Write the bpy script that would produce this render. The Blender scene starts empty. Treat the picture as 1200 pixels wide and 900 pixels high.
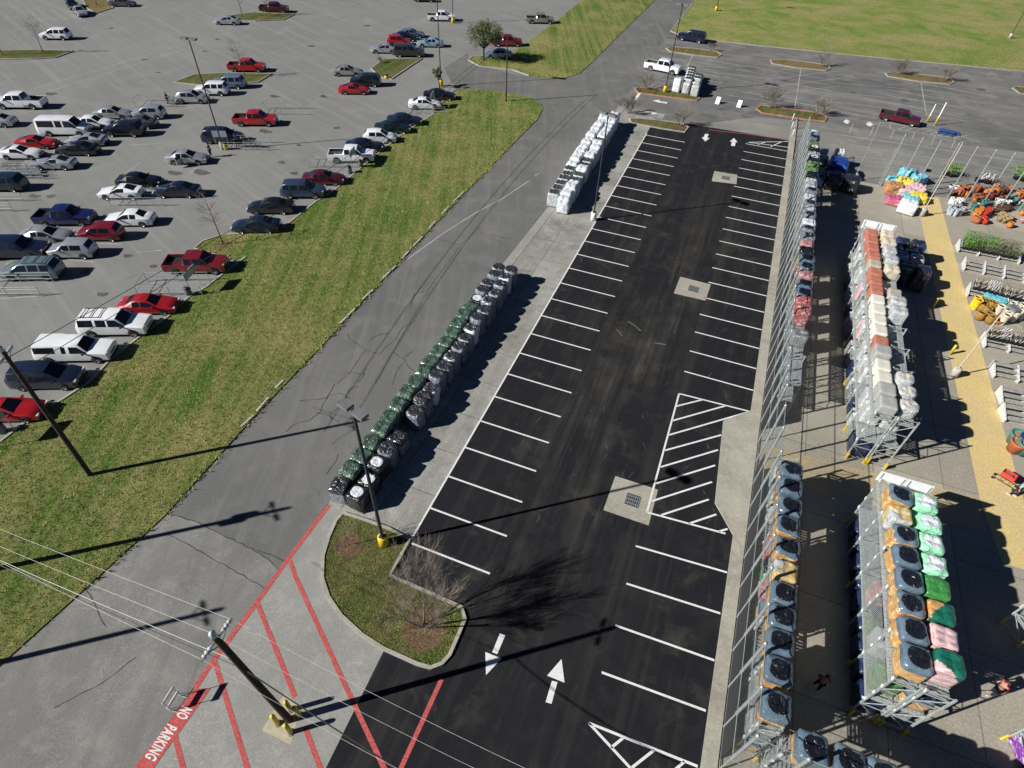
import bpy, bmesh, math, random
from mathutils import Vector, Matrix, noise
R = math.radians
C = bpy.context.scene.collection
scene = bpy.context.scene

# ------------------------------------------------------------------ camera model (metres; +Y runs up the new car park)
F_PX = 692.134; CAM = Vector((11.8701, -15.738, 33.2892)); YAW, PITCH, ROLL = -0.3409, 0.7870, 0.0473
_f = Vector((math.sin(YAW)*math.cos(PITCH), math.cos(YAW)*math.cos(PITCH), -math.sin(PITCH)))
_r0 = Vector((math.cos(YAW), -math.sin(YAW), 0)); _u0 = _r0.cross(_f)
_r = _r0*math.cos(ROLL) + _u0*math.sin(ROLL); _u = -_r0*math.sin(ROLL) + _u0*math.cos(ROLL)
def P(px, py, z=0.0):
    "survey point: where the sight line of a photograph point meets the level z"
    d = _f + _r*((px-600)/F_PX) - _u*((py-450)/F_PX)
    return CAM + d*((z-CAM.z)/d.z)

SUN_AZ, SUN_EL = R(52.4), R(31.4)     # azimuth the shadows fall towards, and height of the sun

# ------------------------------------------------------------------ materials
MATS = {}
def nodes_of(name):
    m = bpy.data.materials.new(name); m.use_nodes = True
    nt = m.node_tree; b = nt.nodes['Principled BSDF']
    return m, nt, b
def N(nt, typ, **kw):
    n = nt.nodes.new(typ)
    for k, v in kw.items():
        if hasattr(n, k): setattr(n, k, v)
        else: n.inputs[k.replace('_', ' ')].default_value = v
    return n
def mixrgb(nt, fac, a, b, blend='MIX'):
    m = nt.nodes.new('ShaderNodeMix'); m.data_type = 'RGBA'; m.blend_type = blend; m.clamp_factor = True
    for sock, v in ((m.inputs[0], fac), (m.inputs[6], a), (m.inputs[7], b)):
        if isinstance(v, bpy.types.NodeSocket): nt.links.new(v, sock)
        elif isinstance(v, (int, float)): sock.default_value = v
        else: sock.default_value = (*v, 1)
    return m.outputs[2]
def position(nt, scale=(1, 1, 1), rot=0.0):
    g = nt.nodes.new('ShaderNodeNewGeometry')
    if scale == (1, 1, 1) and not rot: return g.outputs['Position']
    a = nt.nodes.new('ShaderNodeMapping'); a.inputs['Rotation'].default_value = (0, 0, rot)
    b = nt.nodes.new('ShaderNodeMapping'); b.inputs['Scale'].default_value = scale
    nt.links.new(g.outputs['Position'], a.inputs['Vector']); nt.links.new(a.outputs[0], b.inputs['Vector'])
    return b.outputs[0]
def nz(nt, vec, scale, detail=4, rough=.55, lo=.35, hi=.65, dist=0.0):
    n = nt.nodes.new('ShaderNodeTexNoise'); n.inputs['Scale'].default_value = scale; n.inputs['Detail'].default_value = detail
    n.inputs['Roughness'].default_value = rough; n.inputs['Distortion'].default_value = dist
    nt.links.new(vec, n.inputs['Vector'])
    r = nt.nodes.new('ShaderNodeMapRange'); r.inputs['From Min'].default_value = lo; r.inputs['From Max'].default_value = hi
    nt.links.new(n.outputs['Fac'], r.inputs['Value']); return r.outputs[0]
def mul(nt, a, b):
    m = nt.nodes.new('ShaderNodeMath'); m.operation = 'MULTIPLY'
    for s, v in ((m.inputs[0], a), (m.inputs[1], b)):
        if isinstance(v, (int, float)): s.default_value = v
        else: nt.links.new(v, s)
    return m.outputs[0]
def bump(nt, b, h, strength=.3, dist=.02):
    n = nt.nodes.new('ShaderNodeBump'); n.inputs['Strength'].default_value = strength; n.inputs['Distance'].default_value = dist
    nt.links.new(h, n.inputs['Height']); nt.links.new(n.outputs[0], b.inputs['Normal'])

def mat(name, col, rough=.5, metal=0.0, var=.12, vscale=3.0, bmp=0.0, bscale=20.0, coat=0.0, bdist=.01):
    if name in MATS: return MATS[name]
    m, nt, b = nodes_of(name)
    b.inputs['Roughness'].default_value = rough; b.inputs['Metallic'].default_value = metal
    b.inputs['Coat Weight'].default_value = coat; b.inputs['Coat Roughness'].default_value = .08
    pos = position(nt)
    dark = tuple(c*(1-var) for c in col); light = tuple(min(1, c*(1+var)) for c in col)
    nt.links.new(mixrgb(nt, nz(nt, pos, vscale, 5), dark, light), b.inputs['Base Color'])
    if bmp: bump(nt, b, nz(nt, pos, bscale, 3, lo=.2, hi=.8), bmp, bdist)
    MATS[name] = m; return m

def ground_mat(name, base, dark, light, stripes=None, rot=0.0, blot=.08, speck=14, stains=None, stain_lo=.62, joints=None, bs=.25, scuff=None, grain=.28):
    m, nt, b = nodes_of(name)
    b.inputs['Roughness'].default_value = .92; b.inputs['Specular IOR Level'].default_value = .15
    pos = position(nt)
    c = mixrgb(nt, nz(nt, pos, blot, 6, .6, .32, .68), dark, base)
    c = mixrgb(nt, nz(nt, pos, blot*5.3, 5, .6, .5, .8), c, light)
    if stripes:
        sp = position(nt, (1, .035, 1), rot)
        c = mixrgb(nt, mul(nt, nz(nt, sp, .9, 5, .65, .5, .72), .75), c, stripes)
        sp2 = position(nt, (1, .02, 1), rot)
        c = mixrgb(nt, mul(nt, nz(nt, sp2, 3.1, 3, .6, .55, .75), .45), c, dark)
    if stains:
        c = mixrgb(nt, mul(nt, nz(nt, pos, .33, 6, .7, stain_lo, stain_lo+.14, .6), .7), c, stains)
    if joints:
        bx, by, jr = joints
        jp = position(nt, (1, 1, 1), jr)
        bt = nt.nodes.new('ShaderNodeTexBrick'); bt.offset = 0; bt.inputs['Scale'].default_value = 1
        bt.inputs['Brick Width'].default_value = bx; bt.inputs['Row Height'].default_value = by
        bt.inputs['Mortar Size'].default_value = .035; bt.inputs['Mortar Smooth'].default_value = .2
        bt.inputs['Color1'].default_value = (1, 1, 1, 1); bt.inputs['Color2'].default_value = (.80, .79, .77, 1); bt.inputs['Mortar'].default_value = (.45, .43, .40, 1)
        nt.links.new(jp, bt.inputs['Vector'])
        c = mixrgb(nt, 1.0, c, bt.outputs['Color'], 'MULTIPLY')
    if scuff:
        for sc_, d_, amt in ((.55, 4.5, .55), (1.7, 3.0, .40)):
            n_ = nt.nodes.new('ShaderNodeTexNoise'); n_.inputs['Scale'].default_value = sc_; n_.inputs['Detail'].default_value = 5; n_.inputs['Distortion'].default_value = d_; nt.links.new(pos, n_.inputs['Vector'])
            v_ = nt.nodes.new('ShaderNodeMath'); v_.operation = 'COMPARE'; nt.links.new(n_.outputs['Fac'], v_.inputs[0]); v_.inputs[1].default_value = .5; v_.inputs[2].default_value = .012
            c = mixrgb(nt, mul(nt, mul(nt, v_.outputs[0], amt), nz(nt, pos, .25, 3, .6, .45, .6)), c, scuff)
    fine = nz(nt, pos, speck, 2, .6, .25, .75)
    c = mixrgb(nt, fine, mixrgb(nt, grain, c, (0, 0, 0)), mixrgb(nt, .2*base[0], c, (1, 1, 1)))
    nt.links.new(c, b.inputs['Base Color'])
    bump(nt, b, fine, bs, .01)
    MATS[name] = m; return m

def grass_mat(name, green, straw, rot, deep, straw_lo=.42, mowed=1.0):
    m, nt, b = nodes_of(name)
    b.inputs['Roughness'].default_value = .95; b.inputs['Specular IOR Level'].default_value = .1
    pos = position(nt)
    mow = nz(nt, position(nt, (1, .03, 1), rot), 1.1, 4, .6, .40, .60) if mowed else nz(nt, pos, .09, 6, .7, .35, .62, 1.5)
    c = mixrgb(nt, mow, mixrgb(nt, .35, green, deep), mixrgb(nt, .62, green, straw))
    c = mixrgb(nt, nz(nt, pos, .13, 5, .6, straw_lo, straw_lo+.22), c, straw)
    c = mixrgb(nt, mul(nt, nz(nt, position(nt, (1, .12, 1) if mowed else (1, 1, 1), rot), .35 if mowed else .12, 6, .65, .54, .7), .85), c, deep)
    tuft = nz(nt, pos, 2.3, 6, .75, .3, .7)
    c = mixrgb(nt, tuft, mixrgb(nt, .55, c, (0, 0, 0)), mixrgb(nt, .12, c, straw))
    blade = nz(nt, pos, 9.0, 5, .8, .3, .7)
    c = mixrgb(nt, blade, mixrgb(nt, .45, c, (0, 0, 0)), c)
    nt.links.new(c, b.inputs['Base Color'])
    ad = nt.nodes.new('ShaderNodeMath'); ad.operation = 'ADD'; nt.links.new(tuft, ad.inputs[0]); nt.links.new(blade, ad.inputs[1])
    bump(nt, b, ad.outputs[0], .9, .10)
    MATS[name] = m; return m

RD = R(21)     # the old road runs about 21 degrees off the new car park
LOT = ground_mat('lot_asphalt', (.235, .235, .225), (.19, .19, .184), (.27, .268, .255), (.29, .285, .27), R(-66), .05, 12, (.10, .098, .092), .64)
ROADM = ground_mat('road_asphalt', (.172, .170, .163), (.120, .120, .120), (.215, .208, .192), (.215, .208, .192), R(-20), .07, 14, (.085, .085, .084), .60)
ROADS = ground_mat('road_worn', (.225, .22, .203), (.15, .148, .142), (.28, .272, .25), (.14, .137, .13), R(-24), .14, 12, (.12, .117, .11), .6, scuff=(.33, .32, .30), grain=.15)
OLDLOT = ground_mat('old_lot_asphalt', (.20, .195, .185), (.085, .086, .088), (.27, .26, .24), (.30, .285, .26), R(96), .045, 10, (.085, .085, .087), .56)
NEWASP = ground_mat('new_asphalt', (.0165, .0170, .0205), (.0118, .0124, .0170), (.027, .026, .026), (.047, .043, .036), 0, .13, 22, (.060, .055, .045), .56)
PADM = ground_mat('pad_concrete', (.36, .355, .32), (.24, .235, .215), (.41, .40, .37), (.20, .193, .172), 0, .22, 7, (.15, .146, .13), .52, (2.95, 3.7, 0), scuff=(.48, .47, .43), grain=.14)
APRON = ground_mat('apron_concrete', (.285, .282, .262), (.24, .238, .22), (.33, .325, .305), None, 0, .2, 9, (.20, .195, .18), .64, scuff=(.46, .455, .43), grain=.12)
GARD = ground_mat('garden_concrete', (.42, .385, .31), (.35, .32, .26), (.47, .43, .355), None, 0, .15, 8, (.26, .235, .19), .64, (4.6, 6.1, 0))
CURBM = ground_mat('curb_concrete', (.40, .375, .305), (.28, .26, .21), (.43, .41, .35), None, 0, .5, 9, (.20, .18, .14), .56, grain=.16)
YELG = ground_mat('yellow_path_paint', (.69, .50, .16), (.61, .46, .20), (.73, .53, .18), None, 0, .25, 8, (.48, .40, .27), .66)
YELF = ground_mat('yellow_path_faded', (.47, .36, .17), (.40, .33, .21), (.54, .41, .18), None, 0, .3, 8, (.36, .31, .22), .5)
GRASS = grass_mat('grass_strip', (.205, .325, .060), (.56, .50, .20), R(-22), (.10, .27, .032), .46)
FIELD = grass_mat('grass_field', (.31, .47, .075), (.66, .56, .25), R(60), (.15, .40, .04), .46, 0)
ISL = grass_mat('grass_island', (.16, .205, .045), (.38, .31, .15), 0, (.09, .19, .026), .5)
DRY = grass_mat('grass_dry', (.30, .235, .10), (.42, .32, .15), 0, (.20, .19, .06), .4)
MULCH = ground_mat('red_mulch', (.17, .080, .048), (.09, .05, .03), (.24, .13, .085), None, 0, 1.2, 9, None, .6, None, .9)
GREY_GRAVEL = mat('grey_gravel', (.2, .19, .17), .95, bmp=.5)

WHITEP = ground_mat('white_road_paint', (.80, .80, .79), (.74, .74, .73), (.82, .82, .81), None, 0, .8, 16, (.42, .42, .41), .66)
WORNP = ground_mat('worn_white_paint', (.48, .475, .46), (.34, .335, .32), (.56, .55, .54), None, 0, .8, 9, (.22, .215, .205), .5)
REDP = ground_mat('red_road_paint', (.52, .050, .045), (.44, .045, .04), (.56, .08, .07), None, 0, .6, 12, (.36, .12, .11), .66)
ORANGEP = mat('orange_curb_paint', (.40, .19, .12), .8, var=.3, vscale=2)
CRACK = mat('crack_tar', (.045, .045, .047), .9, var=.3)
GALV = mat('galvanised_steel', (.42, .46, .47), .42, .55, .15, 6)
RACKM = mat('rack_grey_paint', (.42, .46, .46), .45, .3, .18, 5)
DARKSTEEL = mat('dark_pole_steel', (.055, .062, .075), .45, .4, .2, 3)
SCREEN = mat('black_windscreen', (.022, .022, .024), .9, 0, .25, 2, .3, 6)
WOOD = mat('pallet_wood', (.26, .21, .15), .85, 0, .3, 8)
POLEWOOD = mat('pole_wood', (.042, .028, .018), .9, 0, .35, 4, .6, 14)
YELLOW = mat('yellow_paint', (.66, .46, .02), .5, 0, .15, 6)
YELPOST = mat('bollard_yellow', (.58, .47, .045), .5, 0, .2, 6)
WHITE = mat('white_paint', (.78, .79, .80), .45, 0, .06, 3)
CONCR = mat('precast_concrete', (.42, .40, .36), .9, 0, .18, 4, .2)
CABLE = mat('pale_cable', (.62, .60, .54), .6)
CABLED = mat('dark_cable', (.03, .03, .032), .6)
GLASS = mat('car_glass', (.010, .012, .016), .06, 0, .1, 1)
RUBBER = mat('tyre_rubber', (.014, .014, .015), .85)
RIM = mat('wheel_alloy', (.42, .43, .45), .32, .7, .1, 9)
TRIM = mat('black_trim', (.02, .02, .022), .6)
HEADL = mat('headlight_lens', (.62, .65, .68), .12, .2, .1, 9)
TAILL = mat('taillight_lens', (.42, .012, .010), .2)
CHROME = mat('chrome_trim', (.55, .56, .58), .22, .9, .05)

# ------------------------------------------------------------------ mesh builder
class MB:
    def __init__(s): s.v = []; s.f = []; s.mi = []; s.cur = 0; s.sm = []; s.smooth = False
    def add(s, vs, fs, smooth=None):
        o = len(s.v); s.v += [tuple(v) for v in vs]
        for f in fs:
            s.f.append(tuple(i+o for i in f)); s.mi.append(s.cur); s.sm.append(s.smooth if smooth is None else smooth)
    def box(s, c, d, rz=0.0, M=None):
        x, y, z = d[0]/2, d[1]/2, d[2]/2
        vs = [Vector((a*x, b*y, e*z)) for a in (-1, 1) for b in (-1, 1) for e in (-1, 1)]
        if M is None: M = Matrix.Rotation(rz, 3, 'Z')
        c = Vector(c)
        s.add([c + M @ v for v in vs], [(0, 1, 3, 2), (4, 6, 7, 5), (0, 4, 5, 1), (2, 3, 7, 6), (0, 2, 6, 4), (1, 5, 7, 3)], False)
    def tube(s, a, b, r0, r1=None, n=6, cap=True):
        a, b = Vector(a), Vector(b); r1 = r0 if r1 is None else r1
        d = (b-a)
        if d.length < 1e-6: return
        d.normalize(); x = d.orthogonal().normalized(); y = d.cross(x)
        vs = []
        for p, r in ((a, r0), (b, r1)):
            for i in range(n):
                t = 2*math.pi*i/n; vs.append(p + x*(r*math.cos(t)) + y*(r*math.sin(t)))
        fs = [(i, (i+1) % n, n+(i+1) % n, n+i) for i in range(n)]
        s.add(vs, fs, n > 5)
        if cap:
            s.add(vs[:n], [tuple(reversed(range(n)))], False); s.add(vs[n:], [tuple(range(n))], False)
    def beam(s, a, b, w, h):
        "rectangular bar between two points"
        a, b = Vector(a), Vector(b); d = b-a; L = d.length; d.normalize()
        up = Vector((0, 0, 1)) if abs(d.z) < .95 else Vector((1, 0, 0))
        x = up.cross(d).normalized(); u = d.cross(x)
        M = Matrix((d, x, u)).transposed()
        s.box((a+b)/2, (L, w, h), M=M)
    def path(s, pts, r, n=5):
        for a, b in zip(pts, pts[1:]): s.tube(a, b, r, r, n, False)
    def lathe(s, prof, n=16, c=(0, 0, 0)):
        c = Vector(c); vs = []
        for r, z in prof:
            for i in range(n):
                t = 2*math.pi*i/n; vs.append(c + Vector((r*math.cos(t), r*math.sin(t), z)))
        fs = []
        for k in range(len(prof)-1):
            for i in range(n):
                j = (i+1) % n; fs.append((k*n+i, k*n+j, (k+1)*n+j, (k+1)*n+i))
        s.add(vs, fs, True)
    def prism(s, poly, z0, z1):
        n = len(poly); area = sum(poly[i][0]*poly[(i+1) % n][1]-poly[(i+1) % n][0]*poly[i][1] for i in range(n))
        if area < 0: poly = poly[::-1]
        vs = [(p[0], p[1], z0) for p in poly] + [(p[0], p[1], z1) for p in poly]
        s.add(vs, [tuple(range(n, 2*n))] + [(i, (i+1) % n, n+(i+1) % n, n+i) for i in range(n)], False)
    def sheet(s, poly, z):
        n = len(poly); area = sum(poly[i][0]*poly[(i+1) % n][1]-poly[(i+1) % n][0]*poly[i][1] for i in range(n))
        if area < 0: poly = poly[::-1]
        s.add([(p[0], p[1], z) for p in poly], [tuple(range(n))], False)
    def strip(s, pts, w, z):
        "flat painted line"
        pts = [Vector((p[0], p[1], 0)) for p in pts]; L = []; Rr = []
        for i, p in enumerate(pts):
            d = (pts[min(i+1, len(pts)-1)] - pts[max(i-1, 0)]).normalized(); nrm = Vector((-d.y, d.x, 0))
            ww = w[i] if isinstance(w, (list, tuple)) else w
            L.append(p+nrm*ww/2); Rr.append(p-nrm*ww/2)
        n = len(pts); vs = [(p.x, p.y, z) for p in L+Rr]
        s.add(vs, [(i, n+i, n+i+1, i+1) for i in range(n-1)], False)
    def mesh(s, name, mats):
        me = bpy.data.meshes.new(name); me.from_pydata(s.v, [], s.f); me.update()
        for m in (mats if isinstance(mats, (list, tuple)) else [mats]): me.materials.append(m)
        me.polygons.foreach_set('material_index', s.mi); me.polygons.foreach_set('use_smooth', s.sm)
        return me

def link(name, me, parent=None, loc=None, rz=None):
    o = bpy.data.objects.new(name, me); C.objects.link(o)
    if parent: o.parent = parent
    if loc is not None: o.location = loc
    if rz is not None: o.rotation_euler = (0, 0, rz)
    return o
def obj(name, mb, mats, parent=None, loc=None, rz=None): return link(name, mb.mesh(name, mats), parent, loc, rz)
def tag(o, label, cat, group=None):
    o['label'] = label; o['category'] = cat
    if group: o['group'] = group
    return o
def thing(name, label, cat, loc=(0, 0, 0), rz=0.0, group=None):
    o = bpy.data.objects.new(name, None); C.objects.link(o); o.empty_display_size = .3
    o.location = loc; o.rotation_euler = (0, 0, rz); return tag(o, label, cat, group)
def struct(name, mb, mats):
    o = obj(name, mb, mats); o['kind'] = 'structure'; return o
def px(*pts, z=0.0): return [P(a, b, z) for a, b in pts]
ORD = 'first second third fourth fifth sixth seventh eighth ninth tenth eleventh twelfth thirteenth fourteenth fifteenth sixteenth seventeenth eighteenth nineteenth'.split()
TENS = {20: 'twent', 30: 'thirt', 40: 'fort', 50: 'fift', 60: 'sixt', 70: 'sevent', 80: 'eight', 90: 'ninet'}
def ordw(i):
    if i < 19: return ORD[i]
    i += 1; t = i//10*10; u = i % 10
    return TENS[t]+'ieth' if u == 0 else TENS[t]+'y-'+ORD[u-1]

# ------------------------------------------------------------------ the setting: ground, road, pads, paint
g = MB(); g.sheet([(-900, -400), (900, -400), (900, 1200), (-900, 1200)], -.03); struct('ground', g, FIELD)
road_left = px((-260, 1010), (0, 777), (100, 687), (195, 600), (300, 483), (395, 382), (470, 300), (560, 200), (605, 150), (635, 125), (690, 73), (765, 0)) + [P(765, 0) + (P(765, 0)-P(690, 73))*3]
road_right = px((60, 1040), (160, 900), (385, 590), (470, 465), (560, 345), (648, 235), (725, 127), (752, 85), (790, 30), (815, 0)) + [P(815, 0) + (P(815, 0)-P(790, 30))*5]
g = MB(); g.sheet([(-420, -120), (-6, -120), (-6, 150), (-60, 420), (-420, 420)], 0); struct('parking_lot', g, LOT)
g = MB(); g.sheet(road_left + road_right[::-1], .004); struct('road', g, ROADM)
g = MB(); g.sheet(px((-260, 1010), (0, 777), (100, 687), (194, 601), (230, 612), (305, 648), (327, 668), (160, 900), (60, 1040)), .008); struct('worn_road_surface', g, ROADS)
g = MB(); g.sheet(px((535, 107), (560, 112), (610, 128), (632, 138), (692, 73), (660, 92), (605, 88), (552, 74), (548, 62), (520, 80)), .006); struct('side_street', g, ROADM)
g = MB(); g.sheet([P(815, 0), P(790, 30), P(752, 85), P(725, 127), P(648, 235), (-6.3, 40), (-6.3, 78), (19.5, 90), (130, 66), (170, 110), (170, 240)], -.004)
far = P(1400, 100)
g = MB(); g.sheet([P(786, 37), P(752, 85), P(724, 128), (-5.7, 60), (24, 60), (110, 40), (150, 90), P(1420, 106), P(1200, 84), P(1050, 70), P(900, 55), P(825, 47)], .002); struct('old_lot_surface', g, OLDLOT)
g = MB(); g.sheet([P(160, 900), P(385, 590), (-6.55, 8), P(470, 465), (-6.5, 20), P(560, 345), P(597, 300), P(648, 235), (-6.1, 60), (-6.0, 77.5), (1.0, 77.5), (1.0, -1.0), P(450, 762), P(382, 900), P(340, 985), P(100, 985)], .012)
struct('concrete_pad', g, PADM)
g = MB(); g.sheet([P(161, 900), P(386, 590), P(402, 602), P(393, 612), P(385, 630), P(379, 655), P(379, 690), P(400, 722), P(450, 762), P(382, 900), P(340, 985), P(100, 985)], .014); struct('concrete_apron', g, APRON)
g = MB(); g.sheet([P(450.5, 761), P(462, 700), P(455, 676), P(470, 655), (.02, -.3), (.02, 75.2), (16.4, 75.8), (19.0, 75.6), (18.84, 20.2), (17.1, 18.2), (17.45, 10.4), (18.80, 8.4), (18.86, -5), (19.0, -24), P(330, 1000), P(382, 900)], .016); struct('new_asphalt_surface', g, NEWASP)
g = MB(); g.sheet([(19.6, -26), (70, -26), (70, 66.5), (19.6, 66.5)], .010); struct('garden_yard_floor', g, GARD)
g = MB(); g.sheet([(36.9, 66), (34.3, 66), (34.45, 17.6), (35, 13), (60, 13), (60, 16.5), (37.3, 18.8)], .014); struct('yellow_walkway', g, YELG)
g = MB(); g.sheet([(20.0, 13.6), (34.45, 15.2), (34.4, 18.0), (20.0, 16.9)], .018); struct('faded_crossing', g, YELF)
# kerb between the bays and the garden yard, with the drop pad
g = MB(); g.prism([(18.86, -12), (19.62, -12), (19.62, 86), (18.86, 78.5)], -.02, .14); struct('kerb_strip', g, CURBM)
g = MB(); g.prism([(18.855, 20.1), (17.0, 18.15), (17.42, 10.4), (18.855, 8.4)], -.02, .12); struct('drop_kerb_pad', g, CURBM)
ge = [P(*q) for q in ((648, 235), (597, 300), (560, 345), (470, 465), (386, 590))]; ge = [Vector((-6.0, 77, 0))] + ge
g = MB(); g.strip([p+Vector((.45, 0, 0)) for p in ge], .9, .0135); struct('gutter_strip', g, APRON)
g = MB(); g.strip([p+Vector((.92, 0, 0)) for p in ge], .05, .0145); struct('gutter_joint', g, CRACK)
# drains
for q in ([(721, 558), (771, 574), (760, 616), (707, 598)], [(797, 324.5), (833, 333.5), (826.5, 352.5), (789.5, 344)], [(837, 200.5), (864, 205), (863, 216), (834, 212.5)]):
    pts = px(*q); g = MB(); g.sheet(pts, .022); struct('drain_apron', g, CURBM)
    c = sum(pts, Vector())/4; g = MB(); g.cur = 1; g.box((c.x+.1, c.y, .03), (.95, .95, .012)); g.cur = 0
    for k in range(7): g.box((c.x+.1-.42+k*.14, c.y, .042), (.05, .9, .02))
    for k in range(3): g.box((c.x+.1, c.y-.3+k*.3, .041), (.9, .06, .018))
    tag(obj('drain_grate', g, [GALV, TRIM]), {721: 'square storm drain grate beside the hatched bay', 797: 'square storm drain grate midway up the black car park', 837: 'square storm drain grate beside the white lane arrows at the far end'}[q[0][0]], 'drain grate', 'storm drain grates')

def line_set(name, segs, w, m, z=.022):
    g = MB()
    for s_ in segs: g.strip(s_, w, z)
    return struct(name, g, m)
S = 2.743
line_set('stall_lines', [[(0, -.4), (0, 69.3)]] + [[(.06, i*S), (5.45, i*S)] for i in range(26)], .125, WHITEP)
rl = [((745, 640), (852, 671)), ((734, 684), (844, 719)), ((721, 733), (837, 774)), ((705, 788), (827, 833))]
rights = [[P(*a), P(*b)] for a, b in rl]
y0 = P(801.5, 435).y
xr = P(801.5, 435).x
rights += [[(13.3, P(801.5, 435).y + i*S - .02), (18.82, P(801.5, 435).y + i*S - .02)] for i in range(0, 19)]
line_set('kerb_side_stall_lines', rights, .125, WHITEP)
def zz(x0, y0, s): return lambda *q: [P(x0+a/s, y0+b/s) for a, b in q]
z3 = zz(600, 450, 4); z7 = zz(600, 675, 4); z6 = zz(300, 675, 4); z5 = zz(0, 675, 4)
line_set('hatched_bay_lines', [z3(*q) for q in ([(783, 46), (1115, 130)], [(783, 46), (632, 602)], [(632, 602), (1000, 702)], [(770, 105), (890, 75)], [(752, 173), (1000, 103)], [(735, 240), (1115, 130)], [(717, 312), (980, 240)], [(697, 390), (965, 310)], [(675, 467), (952, 382)], [(655, 550), (937, 460)], [(700, 615), (922, 542)], [(830, 655), (957, 612)], [(970, 692), (1010, 680)])], .13, WHITEP, .026)
line_set('hatched_corner_lines', [z7(*q) for q in ([(360, 690), (870, 893)], [(360, 690), (600, 950)], [(520, 760), (465, 805)], [(665, 817), (560, 900)], [(808, 870), (740, 930)])], .13, WHITEP, .026)
line_set('far_hatched_lines', [px((876, 167), (926, 173)), px((876, 167), (925, 166)), px((903, 172), (917, 166)), px((888, 169.5), (900, 166))], .13, WHITEP, .026)
def arrow(name, stem, head):
    g = MB(); g.sheet(stem, .030); g.sheet(head, .0305); return struct(name, g, WHITEP)
arrow('lane_arrow', z6((1143, 270), (1168, 279), (1131, 367), (1107, 358)), z6((1075, 357), (1151, 388), (1078, 465)))
arrow('lane_arrow', z7((187, 492), (213, 498), (185, 600), (157, 592)), z7((232, 390), (246, 501), (164, 468)))
w3 = zz(600, 0, 4)
arrow('lane_arrow', w3((905, 628), (922, 630), (914, 648), (897, 646)), w3((888, 644), (926, 648), (906, 664)))
arrow('lane_arrow', w3((1030, 666), (1048, 668), (1044, 686), (1026, 684)), w3((1040, 648), (1057, 668), (1020, 664)))
arrow('lane_arrow', w3((690, 475), (728, 480), (726, 487), (690, 481)), w3((658, 472), (692, 468), (690, 483)))
arrow('lane_arrow', w3((618, 519), (652, 525), (650, 532), (620, 526)), w3((650, 522), (684, 534), (655, 537)))
w4 = zz(900, 0, 4)
arrow('lane_arrow', w4((360, 562), (378, 564), (376, 582), (358, 578)), w4((350, 572), (368, 560), (386, 574)))
arrow('lane_arrow', w4((466, 574), (486, 577), (484, 594), (464, 590)), w4((456, 584), (476, 571), (496, 588)))
g = MB(); g.sheet(w3((585, 470), (605, 437), (592, 434), (572, 467)), .03); struct('stop_bar', g, WHITEP)
line_set('red_edge_line', [px((832, 152.5), (880, 158), (932, 165))], .14, REDP, .024)
# red no-parking paint
line_set('red_fire_lane_line', [px((386, 592), (340, 652), (302, 705), (247, 779), (229, 806))], [.27, .27, .27, .27, .3], REDP, .024)
line_set('red_fire_lane_hatching', [px((340, 657), (346, 675), (398, 789), (450, 900), (470, 945)), px((302, 708), (346, 817)), px((357.5, 853), (380, 912)), px((252, 776), (290, 900), (300, 930)), px((205, 862), (216, 905)), px((517.5, 796), (470, 900), (450, 945))], .24, REDP, .022)
g = MB(); g.sheet(z5((912, 528), (988, 528), (700, 930), (600, 935)), .028); struct('red_no_parking_block', g, REDP)
def letters(txt, a, b, size, name):
    cu = bpy.data.curves.new(name, 'FONT'); cu.body = txt; cu.size = size; cu.offset = .026; cu.align_x = 'LEFT'; cu.align_y = 'CENTER'; cu.space_character = 1.12
    a, b = P(*a), P(*b); o = bpy.data.objects.new(name, cu); C.objects.link(o); o.location = (a.x, a.y, .034)
    o.rotation_euler = (0, 0, math.atan2(b.y-a.y, b.x-a.x)); cu.materials.append(WHITEP); o['kind'] = 'structure'
    bpy.context.view_layer.update()
    o.scale.x = (b-a).length/max(.1, o.dimensions.x)
    return o
letters('NO', (219.5, 829), (211.5, 841.5), .82, 'no_lettering')
letters('PARKING', (202, 850), (175, 889.5), .82, 'parking_lettering')
# old lot paint: faint stall rows, each row a set
old = []
for i in range(9):
    for x0 in (0.3,):
        a = P(700, 60); old.append([(3.0, 90.2+i*2.75), (13.5, 90.2+i*2.75)])
line_set('worn_stall_lines', old + [px((980+0, 97+i*11.5), (1095, 107+i*13)) for i in range(4)] + [px((800, 75+i*5), (880, 83+i*7.5)) for i in range(3)] + [px((985, 74+i*9), (900, 84+i*9)) for i in range(4)] + [px((1040, 112+i*9), (1075, 117+i*9)) for i in range(2)] +
         [px((1000+i*24, 145+i*3.5), (995+i*24, 156+i*3.5)) for i in range(6)] + [px((985, 158), (1200, 190)), px((995, 170), (1190, 200)), px((1000, 183), (1060, 190))], .10, WORNP, .012)
line_set('worn_divider_lines', [px((938.5, 81), (931, 129)), px((1079, 97), (1086, 136)), px((812, 65), (803, 82))], .13, WORNP, .014)
line_set('worn_hatched_lines', [px((1043, 145), (1043, 151)), px((1043, 145), (1083, 150), (1150, 166)), px((1043, 151), (1085, 157), (1150, 167))] + [px((1052+i*9, 152+i*1.4), (1064+i*10, 147+i*1.7)) for i in range(8)], .12, WORNP, .014)
line_set('worn_centre_line', [px((476, 305), (520, 273), (560, 248), (590, 232), (620, 212)), px((627, 206), (632, 203))], .12, WORNP, .012)
lotl = []
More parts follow.
